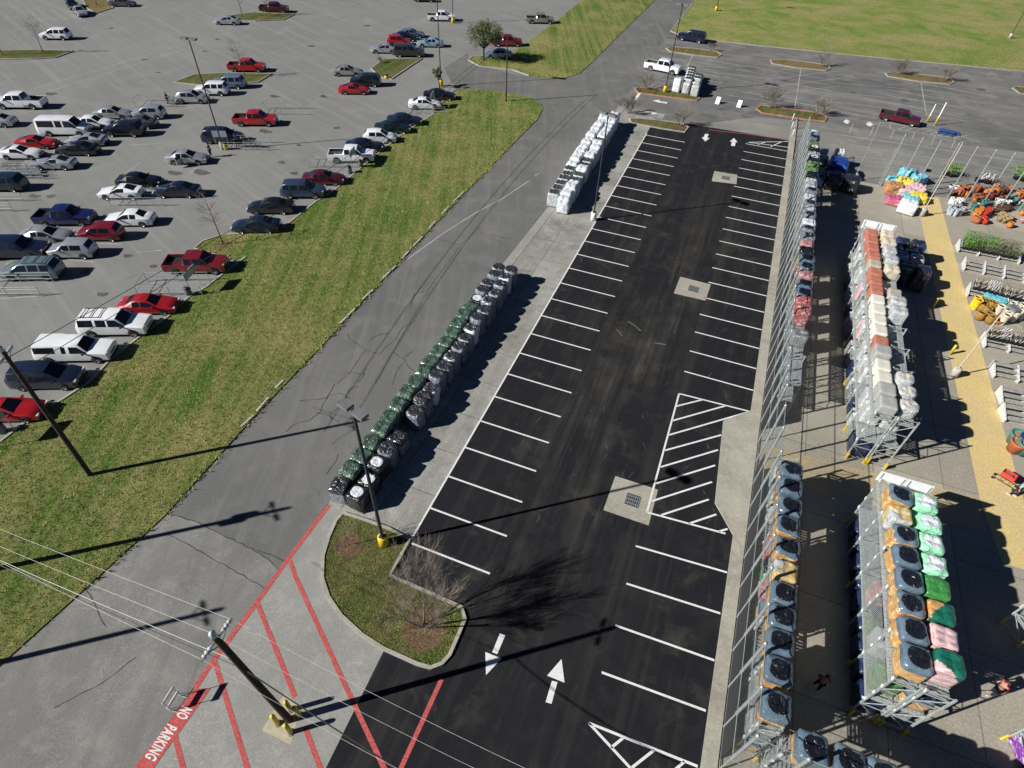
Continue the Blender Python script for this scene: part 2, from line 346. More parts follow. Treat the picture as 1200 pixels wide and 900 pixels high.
for a, b in (((52, 15), (40, 22)), ((37, 15), (50, 27)), ((60, 12), (80, 24)), ((20, 110), (215, 52)), ((55, 108), (240, 50)), ((220, 205), (250, 180)), ((130, 216), (165, 190)), ((60, 195), (40, 203)), ((0, 350), (45, 347)), ((190, 293), (160, 296)), ((0, 140), (45, 128)), ((150, 170), (190, 168)), ((120, 262), (172, 266)), ((60, 302), (110, 307)), ((176, 332), (205, 329)), ((110, 285), (143, 286))):
    lotl.append(px(a, b))
line_set('faded_lot_lines', lotl, .10, WORNP, .006)
g = MB(); g.sheet(px((700, 150), (725, 124), (745, 126), (800, 148), (890, 137), (980, 146), (1100, 166), (1420, 206), (1420, 250), (1196, 226), (1035, 212), (985, 210), (940, 165), (812, 153), (760, 145)), .008); struct('worn_lane', g, ground_mat('worn_lane_surface', (.275, .265, .235), (.16, .157, .15), (.33, .32, .29), (.13, .128, .122), R(83), .07, 9, (.10, .10, .098), .6))
# cracks and patch seams in the road
z2 = zz(300, 225, 4); z4 = zz(300, 450, 4)
cr = [z2((430, 660), (440, 690), (480, 715), (510, 740), (580, 760), (600, 735), (655, 690), (670, 655), (690, 632), (755, 600)), z2((510, 745), (470, 800), (440, 850), (400, 880), (380, 900)), z2((410, 855), (450, 845), (500, 855), (520, 825)), z2((530, 700), (560, 675), (620, 662)), z2((720, 545), (740, 480), (790, 465)), z2((740, 490), (770, 445), (810, 432)), z2((640, 750), (690, 780), (740, 740)), z2((690, 780), (720, 825), (760, 850)), z2((640, 900), (660, 840), (690, 800)), z2((480, 895), (510, 850)),
      z4((370, 0), (340, 50), (300, 130), (250, 170), (180, 190), (140, 225)), z4((340, 55), (400, 45), (440, 70)), z4((205, 78), (300, 72), (340, 60)), z4((280, 130), (340, 150), (390, 180)), z4((420, 70), (440, 20), (480, 10)), z4((355, 170), (350, 140), (385, 110)), z4((330, 420), (380, 360), (385, 330)), z4((0, 780), (60, 800), (130, 830)),
      px((195, 601), (230, 612), (305, 648), (327, 668)), z2((830, 215), (960, 250), (1050, 165)), z2((960, 250), (820, 440), (640, 750), (560, 900)), z2((1050, 190), (1190, 220)),
      px((100, 687), (125, 735)), px((62, 830), (120, 800), (160, 770)), px((195, 625), (268, 665), (330, 700))]
g = MB(); rnd = random.Random(4)
for c_ in cr:
    pts = []
    for a, b in zip(c_, c_[1:]):
        n = max(2, int((b-a).length/.35))
        for k in range(n): pts.append(a.lerp(b, k/n) + Vector((rnd.uniform(-.05, .05), rnd.uniform(-.05, .05), 0)))
    pts.append(c_[-1]); g.strip(pts, [rnd.uniform(.03, .075) for _ in pts], .0105)
struct('road_cracks', g, CRACK)
g = MB(); g.strip([P(a, b) + Vector((-.02, 0, 0)) for a, b in ((160, 900), (230, 803), (300, 707), (340, 652), (385, 590))], .07, .0165); struct('pad_joint', g, CRACK)

# ------------------------------------------------------------------ grass and planting islands
def plot(name, poly, m, h=.07):
    g = MB(); g.prism([(p.x, p.y) for p in poly], -.02, h); return struct(name, g, m)
def kerb(name, pts, w=.18, h=.13, m=CURBM, closed=False):
    g = MB(); pts = [Vector((p[0], p[1], 0)) for p in pts]
    if closed: pts = pts + [pts[0], pts[1]]
    L = []; Rr = []; n0 = len(pts)
    for i, p in enumerate(pts):
        d = (pts[min(i+1, n0-1)] - pts[max(i-1, 0)]).normalized(); nr = Vector((-d.y, d.x, 0)); L.append(p+nr*w/2); Rr.append(p-nr*w/2)
    if closed: L[0] = L[-2]; Rr[0] = Rr[-2]; L = L[:-1]; Rr = Rr[:-1]
    n = len(L); vs = [(p.x, p.y, z) for z in (-.01, h) for p in L+Rr]; m2 = 2*n; fs = []
    for i in range(n-1):
        fs += [(m2+i, m2+n+i, m2+n+i+1, m2+i+1), (i, m2+i, m2+i+1, i+1), (n+i, n+i+1, m2+n+i+1, m2+n+i)]
    fs += [(0, n, m2+n, m2), (n-1, m2+n-1, m2+2*n-1, 2*n-1)]
    g.add(vs, fs, False); return struct(name, g, m)
lot_edge = px((-90, 590), (0, 519), (35, 492), (75, 468), (107, 447), (130, 422), (162, 397), (197, 372), (220, 350), (242, 337), (265, 319), (288, 303))
pen = px((270, 304), (228, 292), (238, 283), (260, 276), (300, 273), (327, 271), (341, 260), (370, 237), (390, 225), (420, 200), (450, 175), (475, 155), (507, 135), (517, 122), (524, 112), (534, 105))
top = px((555, 104.5), (575, 106.5), (600, 110), (622, 115), (634, 122), (636, 128), (630, 140), (618, 152))
rl_ = px((600, 170), (555, 216), (466, 309), (392, 390), (297, 490), (192, 606), (95, 695), (-5, 785), (-260, 1015))
plot('grass_strip', lot_edge + pen + top + rl_, GRASS, .07)
kerb('lot_kerb', lot_edge[:-1] + [P(288, 302)], .2, .14)
kerb('lot_kerb', pen, .2, .13)
for q in ((300, 482, 314, 466), (322, 455, 331, 446), (398, 379, 415, 362), (424, 351, 436, 340), (447, 327, 463, 312), (470, 303, 478, 295), (484, 288, 494, 278), (502, 268, 509, 260), (517, 251, 525, 243), (531, 236, 543, 225), (282, 500, 296, 487), (548, 676, 560, 664)):
    a, b = P(q[0], q[1]), P(q[2], q[3])
    if q[0] == 548: continue
    g = MB(); g.beam(a+Vector((.1, 0, .05)), b+Vector((.1, 0, .06)), .16, .13); struct('broken_kerb', g, CONCR)
up = px((549, 71), (553, 67), (575, 65), (600, 62), (626, 44), (656, 22), (682, 0)) + [P(682, 0)+(P(682, 0)-P(656, 22))*4, P(768, 0)+(P(768, 0)-P(695, 70))*2.6] + px((768, 0), (730, 37), (695, 72), (680, 86), (662, 92), (640, 92), (620, 89), (600, 82), (562, 78))
plot('grass_strip', up, GRASS, .07)
kerb('island_kerb', px((570, 66), (553, 67), (549, 71), (562, 78), (600, 82), (620, 89)), .2, .14)
fld = px((815, 0), (786, 37), (800, 43), (825, 47), (900, 55), (1050, 70), (1200, 84), (1420, 106)) + [Vector((260, 200, 0)), Vector((260, 420, 0)), P(815, 0)+(P(815, 0)-P(786, 37))*6]
plot('grass_field', fld, FIELD, .06)
kerb('field_kerb', px((812, 4), (786, 37), (800, 43), (825, 47), (900, 55), (1050, 70), (1200, 84), (1420, 106)), .22, .13)
def island(pts, m, name='planting_island', km=CURBM):
    w = px(*pts); plot(name, w, m, .08); kerb('island_kerb', w, .2, .14, km, True)
near = [(402.5, 602), (428, 610), (455, 620), (480, 633), (468, 655), (457, 675), (500, 694), (541, 712.5), (545, 726), (537, 745), (527, 768), (518, 778), (505, 783), (490, 779), (450, 761), (425, 745), (400, 722), (385, 700), (378, 678), (379, 652), (386, 629), (394, 611)]
island(near, ISL)
for q, m in (([(720+0, 0)], None),): pass
W3 = lambda *q: [(600+a/4, b/4) for a, b in q]; W4 = lambda *q: [(900+a/4, b/4) for a, b in q]; W1 = lambda *q: [(a/4, b/4) for a, b in q]; W2 = lambda *q: [(300+a/4, b/4) for a, b in q]
island(W3((722, 228), (760, 222), (860, 230), (960, 243), (980, 258), (960, 272), (850, 260), (740, 243)), DRY)
island(W3((577, 418), (600, 411), (720, 425), (850, 447), (879, 463), (865, 474), (720, 455), (590, 437)), ISL, km=ORANGEP)
island(W3((552, 560), (600, 558), (700, 567), (800, 582), (826, 598), (808, 622), (700, 605), (560, 578)), ISL)
island(W4((10, 282), (90, 282), (200, 295), (280, 309), (292, 322), (270, 333), (120, 318), (20, 300)), DRY)
island(W4((550, 345), (600, 341), (720, 352), (850, 368), (872, 386), (850, 397), (700, 383), (560, 360)), DRY)
island([(886, 128), (892, 124), (920, 128), (960, 133), (969, 138), (966, 143), (940, 140), (893, 133)], ISL, km=ORANGEP)
island(W4((1145, 415), (1165, 408), (1300, 420), (1400, 445), (1380, 460), (1180, 440)), DRY)
island(W1((-80, 238), (60, 238), (220, 236), (345, 241), (260, 272), (150, 278), (-90, 280)), ISL)
island(W1((380, -20), (490, -20), (530, 38), (450, 64), (410, 40)), DRY)
island([(268, 19), (300, 15), (346, 17), (332, 23.5), (300, 25), (272, 24)], ISL)
island([(205, 97), (228, 88), (270, 86), (319, 87), (302, 97), (240, 101)], ISL)
island([(435, 81), (450, 70), (495, 69), (472, 84), (459, 93), (446, 91)], ISL)
for (a, b, r) in ((408, 640, .95), (497, 737, 1.35), (262, 288, .9), (655+100, 104, .9), (796, 150, 1.0)):
    c = P(a, b); g = MB(); rnd = random.Random(a)
    g.sheet([(c.x+r*rnd.uniform(.8, 1.1)*math.cos(t*.3307), c.y+r*rnd.uniform(.8, 1.1)*math.sin(t*.3307)) for t in range(19)], .086 if a != 262 else .076); struct('mulch_ring', g, MULCH if a != 262 else DRY)

# ragged tufts: one object of many small blades over the strips
def inside(p, poly):
    c = False; n = len(poly); j = n-1
    for i in range(n):
        a, b = poly[i], poly[j]
        if (a.y > p.y) != (b.y > p.y) and p.x < (b.x-a.x)*(p.y-a.y)/(b.y-a.y)+a.x: c = not c
        j = i
    return c
TUFT = mat('grass_tuft_blades', (.20, .26, .055), .95, 0, .45, .6); TUFTD = mat('dry_tuft_blades', (.33, .33, .13), .95, 0, .35, .6)
def tufts(name, poly, n, seed, edge=None, z=.07, hh=(.05, .13)):
    rnd = random.Random(seed); g = MB(); xs = [p.x for p in poly]; ys = [p.y for p in poly]
    def one(p, big):
        g.cur = 0 if rnd.random() < .62 else 1
        for k in range(3):
            a = rnd.uniform(0, 6.283); w_ = rnd.uniform(.010, .028)*big; h_ = rnd.uniform(*hh)*big; d = Vector((math.cos(a), math.sin(a), 0)); q = d.cross(Vector((0, 0, 1)))
            o = p + Vector((rnd.gauss(0, .08), rnd.gauss(0, .08), 0)); g.add([o-q*w_, o+q*w_, o+d*h_*.7+Vector((0, 0, h_))], [(0, 1, 2)], False)
    k = 0
    while k < n:
        p = Vector((rnd.uniform(min(xs), max(xs)), rnd.uniform(min(ys), max(ys)), z)); k += 1
        if inside(p, poly): one(p, 1)
    for a, b in zip(edge or [], (edge or [])[1:]):
        for k in range(int((b-a).length*9)):
            p = a.lerp(b, rnd.random()); one(Vector((p.x+rnd.gauss(0, .14), p.y+rnd.gauss(0, .14), .05)), rnd.uniform(1, 2.2))
    o = obj(name, g, [TUFT, TUFTD]); o['kind'] = 'stuff'
strip_poly = [p for p in lot_edge + pen + top + rl_ if p.x > -75]
tufts('grass_tufts', strip_poly, 45000, 5, rl_[:7] + [])
tufts('island_grass_tufts', px(*near), 8000, 6, None, .08, (.02, .06))

# oil drips and dusty scuffs on the paving
def blot(name, spots, m, z, seed=2):
    rnd = random.Random(seed); g = MB()
    for (a, b, r) in spots:
        c = P(a, b); ph = rnd.uniform(0, 6); g.sheet([(c.x+r*(1+.25*math.sin(3*t*.45+ph)+rnd.uniform(-.15, .15))*math.cos(t*.449), c.y+r*.7*(1+.3*math.cos(2*t*.45+ph)+rnd.uniform(-.15, .15))*math.sin(t*.449)) for t in range(14)], z)
    return struct(name, g, m)
OIL = mat('oil_stain', (.085, .082, .076), .8, 0, .3, 1.5)
blot('oil_stains', [(205, 203, .9), (236, 202, 1.0), (15, 192, 1.3), (310, 154, 1.0), (322, 113, .8), (379, 113, .7), (365, 54, .7), (130, 33, .6), (60, 230, .5), (40, 230, .7), (100, 318, .5), (150, 300, .5), (180, 312, .4), (250, 230, .5), (330, 190, .5), (345, 203, .5), (395, 150, .5), (60, 110, .8), (170, 70, .6), (255, 46, .6), (430, 30, .7), (120, 345, .5), (290, 165, .6), (185, 85, .5), (240, 60, .5), (350, 170, .4)], OIL, .003)
blot('oil_drips', [(1060, 118, .7), (990, 96, .8), (880, 80, .9), (1000, 108, .6), (920, 95, .7), (1150, 105, .8), (845, 128, .5), (775, 120, .7)], OIL, .012, 5)
rnd = random.Random(12); g = MB()
for k in range(60):
    c = P(rnd.uniform(560, 840), rnd.uniform(215, 620)); 
    if not (.3 < c.x < 18.4): continue
    a = rnd.gauss(1.5, .5); L = rnd.uniform(.2, 1.1); d = Vector((math.cos(a), math.sin(a), 0)); g.strip([c-d*L/2+Vector((rnd.uniform(-.1, .1), 0, 0)), c, c+d*L/2], [.01, rnd.uniform(.02, .05), .01], .0195)
for q in ((735, 376, 751, 388), (722, 386, 729, 394), (765, 402, 780, 404)): a, b = P(q[0], q[1]), P(q[2], q[3]); g.strip([a, a.lerp(b, .5)+Vector((.05, .05, 0)), b], [.08, .16, .1], .0195)
struct('dusty_scuffs', g, mat('dust_scuff', (.11, .10, .085), .95, 0, .4, 2))

def cross_lines(a, b, n, half):
    a, b = P(*a), P(*b); out = []
    for i in range(n):
        c = a.lerp(b, (i+.2)/(n-.6)); out.append([c-Vector((half, -.15, 0)), c+Vector((half, -.15, 0))])
    return out
line_set('old_lot_stall_lines', cross_lines((938.5, 81), (931, 129), 8, 5.4) + cross_lines((1079, 97), (1086, 136), 6, 5.6) + cross_lines((812, 65), (798, 98), 6, 5.6), .11, WORNP, .013)
# dust worn into the middle of the lane
DUSTM, nt_, b_ = nodes_of('lane_dust'); b_.inputs['Roughness'].default_value = .95; b_.inputs['Base Color'].default_value = (.105, .095, .078, 1); b_.inputs['Specular IOR Level'].default_value = .1
p_ = position(nt_); a_ = mul(nt_, nz(nt_, position(nt_, (1, .05, 1)), 1.3, 5, .65, .42, .72), nz(nt_, p_, .22, 5, .6, .40, .66)); sp_ = nt_.nodes.new('ShaderNodeSeparateXYZ'); nt_.links.new(p_, sp_.inputs[0])
def ramp(sock, lo, hi):
    r_ = nt_.nodes.new('ShaderNodeMapRange'); r_.interpolation_type = 'SMOOTHSTEP'; r_.inputs['From Min'].default_value = lo; r_.inputs['From Max'].default_value = hi; nt_.links.new(sock, r_.inputs['Value']); return r_.outputs[0]
a_ = mul(nt_, a_, mul(nt_, ramp(sp_.outputs['X'], 1.5, 6.5), ramp(sp_.outputs['X'], 15.5, 11.0))); a_ = mul(nt_, a_, mul(nt_, ramp(sp_.outputs['Y'], -6, 6), ramp(sp_.outputs['Y'], 60, 40)))
nt_.links.new(mul(nt_, a_, .85), b_.inputs['Alpha']); MATS['lane_dust'] = DUSTM
g = MB(); g.sheet([(1.2, -7), (16, -7), (16, 62), (1.2, 62)], .0185); struct('lane_dust', g, DUSTM)
# ------------------------------------------------------------------ vehicles
def paint(name, col, metal=.25, rough=.32): return mat('car_paint_'+name, col, rough, metal, .06, .8, coat=1.0)
PAINT = dict(white=paint('white', (.80, .81, .83), 0), silver=paint('silver', (.46, .48, .51), .5), grey=paint('grey', (.09, .095, .10), .4), beige=paint('beige', (.33, .32, .29), .4), tan=paint('tan', (.27, .25, .19), .3),
             black=paint('black', (.006, .0065, .009), 0), navy=paint('navy', (.006, .010, .032), .1), blue=paint('blue', (.007, .014, .085), .1), steel=paint('steel', (.045, .068, .12), .35), slate=paint('slate', (.010, .020, .042), .2),
             red=paint('red', (.38, .010, .014), 0), darkred=paint('darkred', (.20, .008, .014), .1), maroon=paint('maroon', (.085, .007, .014), .1), lightblue=paint('lightblue', (.30, .44, .58), .3), green=paint('green', (.007, .022, .022), .1),
             seafoam=paint('seafoam', (.20, .27, .28), .4), brown=paint('brown', (.045, .038, .036), .2), bluegrey=paint('bluegrey', (.20, .26, .36), .4))
# stations: x (front +), half width, belt height, top height, top half width, kind of the strip towards the next station
# kinds: d deck, w windscreen, c cabin (glass sides), p cabin pillar, r rear window, q cabin with solid sides
TYPES = {
 'sedan': dict(W=.90, wb=(1.42, -1.40), wr=.33, st=[(2.40, .70, .55, .56, .62, 'd'), (2.28, .82, .66, .70, .70, 'd'), (1.6, .89, .80, .84, .74, 'd'), (.95, .90, .90, .93, .76, 'w'), (.22, .90, .93, 1.36, .58, 'c'), (-.28, .90, .94, 1.42, .60, 'p'), (-.38, .90, .94, 1.42, .60, 'c'), (-.98, .90, .95, 1.37, .58, 'r'), (-1.68, .89, .95, 1.02, .70, 'd'), (-2.22, .84, .90, .98, .70, 'd'), (-2.40, .74, .80, .84, .66, 'e')]),
 'coupe': dict(W=.90, wb=(1.38, -1.36), wr=.33, st=[(2.32, .68, .52, .53, .60, 'd'), (2.2, .82, .62, .66, .70, 'd'), (1.5, .89, .76, .81, .74, 'd'), (.75, .90, .86, .89, .76, 'w'), (-.05, .90, .89, 1.29, .56, 'c'), (-.75, .90, .92, 1.31, .58, 'r'), (-1.70, .89, .95, 1.0, .66, 'd'), (-2.15, .84, .88, .96, .68, 'd'), (-2.32, .72, .74, .80, .62, 'e')]),
 'hatch': dict(W=.89, wb=(1.32, -1.28), wr=.33, st=[(2.15, .70, .58, .60, .62, 'd'), (2.02, .82, .72, .76, .70, 'd'), (1.45, .88, .86, .92, .74, 'd'), (.95, .89, .94, .98, .76, 'w'), (.25, .89, .97, 1.50, .62, 'c'), (-.35, .89, .98, 1.54, .64, 'p'), (-.45, .89, .98, 1.54, .64, 'c'), (-1.25, .89, 1.0, 1.50, .62, 'p'), (-1.6, .88, 1.0, 1.44, .60, 'r'), (-2.0, .84, .98, 1.04, .72, 'd'), (-2.15, .76, .8, .84, .66, 'e')]),
 'wagon': dict(W=.86, wb=(1.24, -1.24), wr=.33, st=[(2.02, .72, .62, .64, .64, 'd'), (1.92, .81, .78, .84, .70, 'd'), (1.35, .85, .92, .99, .72, 'd'), (.95, .86, .98, 1.03, .74, 'w'), (.35, .86, 1.0, 1.54, .66, 'c'), (-.25, .86, 1.0, 1.58, .67, 'p'), (-.35, .86, 1.0, 1.58, .67, 'c'), (-1.35, .86, 1.02, 1.55, .65, 'p'), (-1.65, .85, 1.02, 1.50, .63, 'r'), (-1.95, .82, 1.0, 1.08, .72, 'd'), (-2.05, .76, .8, .84, .68, 'e')]),
 'suv': dict(W=.94, wb=(1.44, -1.40), wr=.37, st=[(2.38, .76, .66, .68, .68, 'd'), (2.26, .88, .86, .92, .74, 'd'), (1.6, .93, 1.0, 1.07, .78, 'd'), (1.05, .94, 1.06, 1.10, .80, 'w'), (.45, .94, 1.08, 1.66, .68, 'c'), (-.20, .94, 1.08, 1.72, .70, 'p'), (-.32, .94, 1.08, 1.72, .70, 'c'), (-1.15, .94, 1.09, 1.71, .70, 'p'), (-1.28, .94, 1.09, 1.71, .70, 'c'), (-1.95, .93, 1.1, 1.66, .68, 'r'), (-2.30, .88, 1.05, 1.12, .76, 'd'), (-2.40, .80, .8, .84, .72, 'e')]),
 'bigsuv': dict(W=1.0, wb=(1.70, -1.62), wr=.39, st=[(2.72, .84, .74, .76, .76, 'd'), (2.62, .96, .96, 1.02, .82, 'd'), (1.85, 1.0, 1.06, 1.13, .84, 'd'), (1.25, 1.0, 1.12, 1.16, .86, 'w'), (.65, 1.0, 1.14, 1.80, .74, 'c'), (.0, 1.0, 1.14, 1.84, .76, 'p'), (-.14, 1.0, 1.14, 1.84, .76, 'c'), (-.95, 1.0, 1.15, 1.84, .76, 'p'), (-1.15, 1.0, 1.15, 1.84, .76, 'c'), (-2.35, 1.0, 1.15, 1.80, .75, 'r'), (-2.62, .96, 1.1, 1.18, .84, 'd'), (-2.72, .9, .8, .84, .8, 'e')]),
 'minivan': dict(W=.96, wb=(1.52, -1.50), wr=.34, st=[(2.50, .74, .60, .62, .66, 'd'), (2.36, .88, .78, .84, .74, 'd'), (1.75, .95, .96, 1.02, .78, 'd'), (1.35, .96, 1.02, 1.06, .80, 'w'), (.50, .96, 1.05, 1.64, .68, 'c'), (-.20, .96, 1.06, 1.72, .70, 'p'), (-.32, .96, 1.06, 1.72, .70, 'c'), (-1.2, .96, 1.07, 1.72, .70, 'p'), (-1.32, .96, 1.07, 1.71, .70, 'c'), (-2.1, .95, 1.08, 1.64, .68, 'r'), (-2.42, .90, 1.05, 1.12, .78, 'd'), (-2.5, .84, .8, .84, .74, 'e')]),
 'van': dict(W=1.0, wb=(2.05, -1.65), wr=.38, st=[(2.95, .84, .76, .78, .78, 'd'), (2.85, .95, .98, 1.06, .82, 'd'), (2.30, .99, 1.14, 1.20, .86, 'd'), (2.0, 1.0, 1.18, 1.24, .88, 'w'), (1.35, 1.0, 1.2, 2.02, .80, 'c'), (.55, 1.0, 1.2, 2.1, .82, 'p'), (.35, 1.0, 1.2, 2.1, .82, 'c'), (-.45, 1.0, 1.2, 2.1, .82, 'p'), (-.65, 1.0, 1.2, 2.1, .82, 'c'), (-2.65, 1.0, 1.2, 2.08, .82, 'p'), (-2.88, 1.0, 1.2, 2.04, .80, 'r'), (-2.95, .96, 1.15, 1.24, .86, 'd'), (-3.0, .94, .9, .94, .86, 'e')]),
 'pickup': dict(W=.98, wb=(1.85, -1.75), wr=.39, bed=(-.95, -2.80, 1.10), st=[(2.80, .82, .74, .76, .74, 'd'), (2.70, .94, .98, 1.04, .80, 'd'), (1.95, .98, 1.06, 1.13, .84, 'd'), (1.35, .98, 1.10, 1.15, .86, 'w'), (.80, .98, 1.12, 1.74, .70, 'c'), (.05, .98, 1.12, 1.78, .72, 'p'), (-.07, .98, 1.12, 1.78, .72, 'c'), (-.72, .98, 1.12, 1.74, .70, 'r'), (-.92, .98, 1.10, 1.14, .80, 'd'), (-.95, .97, .70, .72, .80, 'd'), (-2.78, .96, .70, .72, .80, 'e')]),
 'longpickup': dict(W=1.02, wb=(2.05, -1.85), wr=.42, bed=(-.92, -3.12, 1.22), st=[(3.05, .86, .86, .88, .78, 'd'), (2.95, .98, 1.1, 1.16, .84, 'd'), (2.15, 1.02, 1.18, 1.25, .88, 'd'), (1.6, 1.02, 1.22, 1.27, .90, 'w'), (1.08, 1.02, 1.24, 1.88, .74, 'c'), (.32, 1.02, 1.24, 1.93, .76, 'p'), (.2, 1.02, 1.24, 1.93, .76, 'c'), (-.68, 1.02, 1.24, 1.90, .74, 'r'), (-.88, 1.02, 1.22, 1.26, .84, 'd'), (-.92, 1.0, .78, .80, .84, 'd'), (-3.1, 1.0, .78, .80, .84, 'e')]),
 'camper': dict(W=.98, wb=(1.85, -1.75), wr=.37, st=[(2.80, .80, .70, .72, .72, 'd'), (2.70, .93, .93, .99, .80, 'd'), (1.95, .97, 1.02, 1.09, .84, 'd'), (1.35, .98, 1.06, 1.11, .86, 'w'), (.75, .98, 1.08, 1.66, .70, 'c'), (.1, .98, 1.08, 1.70, .72, 'p'), (-.15, .98, 1.08, 1.70, .72, 'c'), (-.5, .98, 1.08, 1.70, .72, 'p'), (-.95, .98, 1.10, 1.72, .80, 'c'), (-2.55, .98, 1.10, 1.72, .80, 'r'), (-2.72, .97, 1.06, 1.1, .84, 'd'), (-2.80, .95, .80, .84, .84, 'e')]),
}
def car_parts(typ, col):
    T = TYPES[typ]; st = T['st']; pm = PAINT[col]; zb = .26 if T['wr'] < .36 else .34
    def half(s):
        x, w_, b, t, wt, k = s
        return [(w_*.86, zb-.04), (w_*.97, zb), (w_, .52 if b > .6 else b*.8), (w_*.985, b), (wt+(w_*.97-wt)*.22, t-(t-b)*.16), (wt, t-(t-b)*.01), (wt*.86, t+.012), (0, t+.03)]
    rows = []
    for s in st:
        h = half(s); x = s[0]
        rows.append([Vector((x, y, z)) for y, z in h] + [Vector((x, -y, z)) for y, z in reversed(h[:-1])])
    M_ = len(rows[0]); groups = {}
    def put(key, quad):
        groups.setdefault(key, []).append(quad)
    for i in range(len(st)-1):
        k = st[i][5]; kprev = st[i-1][5] if i else 'd'
        for j in range(M_-1):
            q = (rows[i][j], rows[i+1][j], rows[i+1][j+1], rows[i][j+1]); jj = min(j, M_-2-j)   # jj 0..6
            key = 'body'
            if jj == 3:
                if k == 'c' or (k == 'w'): key = 'side_window'
            if k == 'w' and jj == 6: key = 'windscreen'
            if k == 'r' and jj == 6: key = 'rear_window'
            if key == 'side_window': key = ('side_window', i, j < M_/2)
            put(key, q)
        put('underside', (rows[i][0], rows[i][M_-1], rows[i+1][M_-1], rows[i+1][0]))
    parts = []
    def build(name, quads, mats, loc=None):
        vs = []; fs = []; idx = {}
        for q in quads:
            f = []
            for p in q:
                kx = (round(p.x, 4), round(p.y, 4), round(p.z, 4))
                if kx not in idx: idx[kx] = len(vs); vs.append(p)
                f.append(idx[kx])
            ff = [a for n_, a in enumerate(f) if a not in f[:n_]]
            if len(ff) > 2: fs.append(tuple(ff))
        g = MB(); g.smooth = True; g.add(vs, fs); me = g.mesh(name, mats); return me
    body = groups['body'] + [tuple(rows[0][:8]) + tuple(rows[0][8:])] + [tuple(reversed(rows[-1]))]
    me = build('body', body, pm)
    bm = bmesh.new(); bm.from_mesh(me); bmesh.ops.triangulate(bm, faces=[f for f in bm.faces if len(f.verts) > 4]); bmesh.ops.recalc_face_normals(bm, faces=bm.faces)
    for e in bm.edges:
        if len(e.link_faces) == 2 and e.calc_face_angle(0) > R(38): e.smooth = False
    bm.to_mesh(me); bm.free()
    parts.append(('body', me))
    g = MB(); W = T['W']; L0 = st[0][0]; L1 = st[-1][0]
    for x in (L0-.05, L1+.05): g.box((x, 0, zb+.06), (.14, W*1.62, .2))
    g.box(((L0+L1)/2, 0, zb-.05), (L0-L1-.5, W*1.7, .06))
    for sx in T['wb']:
        for sy in (-1, 1):
            n = 14; rr = T['wr']+.055
            vs = [(sx+rr*math.cos(t*math.pi/n), sy*(W+.004), T['wr']+rr*math.sin(t*math.pi/n)) for t in range(n+1)] + [(sx, sy*(W+.004), T['wr'])]
            g.add(vs, [tuple(range(n+2)) if sy < 0 else tuple(reversed(range(n+2)))], False)
    g.box((L0-.02, 0, zb+.32), (.06, W*.9, .13))
    parts.append(('bumper_trim', g.mesh('bumper_trim', TRIM)))
    for key in groups:
        if key == 'windscreen' or key == 'rear_window': parts.append((key, build(key, groups[key], GLASS)))
        elif isinstance(key, tuple): parts.append(('side_window', build('side_window', groups[key], GLASS)))
    for sy in (-1, 1):
        g = MB(); g.box((L0-.10, sy*W*.70, st[1][2]-.02), (.16, W*.34, .14), rz=-sy*.25); parts.append(('headlight', g.mesh('headlight', HEADL)))
        g = MB(); g.box((L1+.12, sy*W*.72, min(.95, st[-2][2]-.12)), (.16, W*.22, .17), rz=sy*.2); parts.append(('taillight', g.mesh('taillight', TAILL)))
        g = MB(); xm = [s[0] for s in st if s[5] == 'w'][0]-.22; zm = [s[2] for s in st if s[5] == 'w'][0]+.06
        g.box((xm, sy*(W+.10), zm), (.13, .20, .13)); parts.append(('wing_mirror', g.mesh('wing_mirror', pm if col not in ('white',) else TRIM)))
    if 'bed' in T:
        x0, x1, zt = T['bed']; g = MB(); xm = (x0+x1)/2; Lb = x0-x1; g.smooth = False
        for sy in (-1, 1): g.box((xm, sy*(W-.05), (zt+.66)/2), (Lb, .10, zt-.66))
        g.box((x1+.03, 0, (zt+.66)/2), (.06, W*2-.2, zt-.66)); g.box((x0-.03, 0, (zt+.66)/2), (.06, W*2-.2, zt-.68))
        g.cur = 1; g.box((xm, 0, .735), (Lb-.12, W*2-.22, .02))
        for sy in (-1, 1): g.box((xm, sy*(W-.115), (zt+.74)/2), (Lb-.14, .02, zt-.78))
        parts.append(('bed', g.mesh('bed', [pm, TRIM])))
    wheels = []
    r = T['wr']
    g = MB(); g.lathe([(r*.62, -.11), (r*.92, -.12), (r, -.07), (r, .07), (r*.92, .12), (r*.62, .11)], 18); ty = g.mesh('tyre', RUBBER)
    g = MB(); g.lathe([(.01, .085), (r*.18, .09), (r*.2, .06), (r*.56, .055), (r*.66, .105)], 18); g.lathe([(r*.66, -.10), (.01, -.06)], 18)
    for k in range(5):
        a = k*2*math.pi/5; g.beam((r*.12*math.cos(a), r*.12*math.sin(a), .078), (r*.62*math.cos(a), r*.62*math.sin(a), .085), .07, .02)
    ri = g.mesh('rim', RIM)
    for sx in T['wb']:
        for sy in (-1, 1): wheels.append(((sx, sy*(W-.09), r), sy))
    return parts, wheels, ty, ri
CARS = {}
def car(typ, col, pxy, face, label, cat='car', name='parked_car', extra=None, grp='vehicles in the store car park', small=False, z=.75):
    if (typ, col) not in CARS: CARS[(typ, col)] = car_parts(typ, col)
    parts, wheels, ty, ri = CARS[(typ, col)]
    p = P(pxy[0], pxy[1], z); t = thing(name, label, cat, (p.x, p.y, .004), R(face), grp)
    for nm, me in parts: link(nm, me, t)
    for loc, sy in wheels:
        wh = link('wheel', ty, t, loc); wh.rotation_euler = (-R(90)*sy, 0, 0); link('rim', ri, wh)
    if extra: extra(t)
    return t
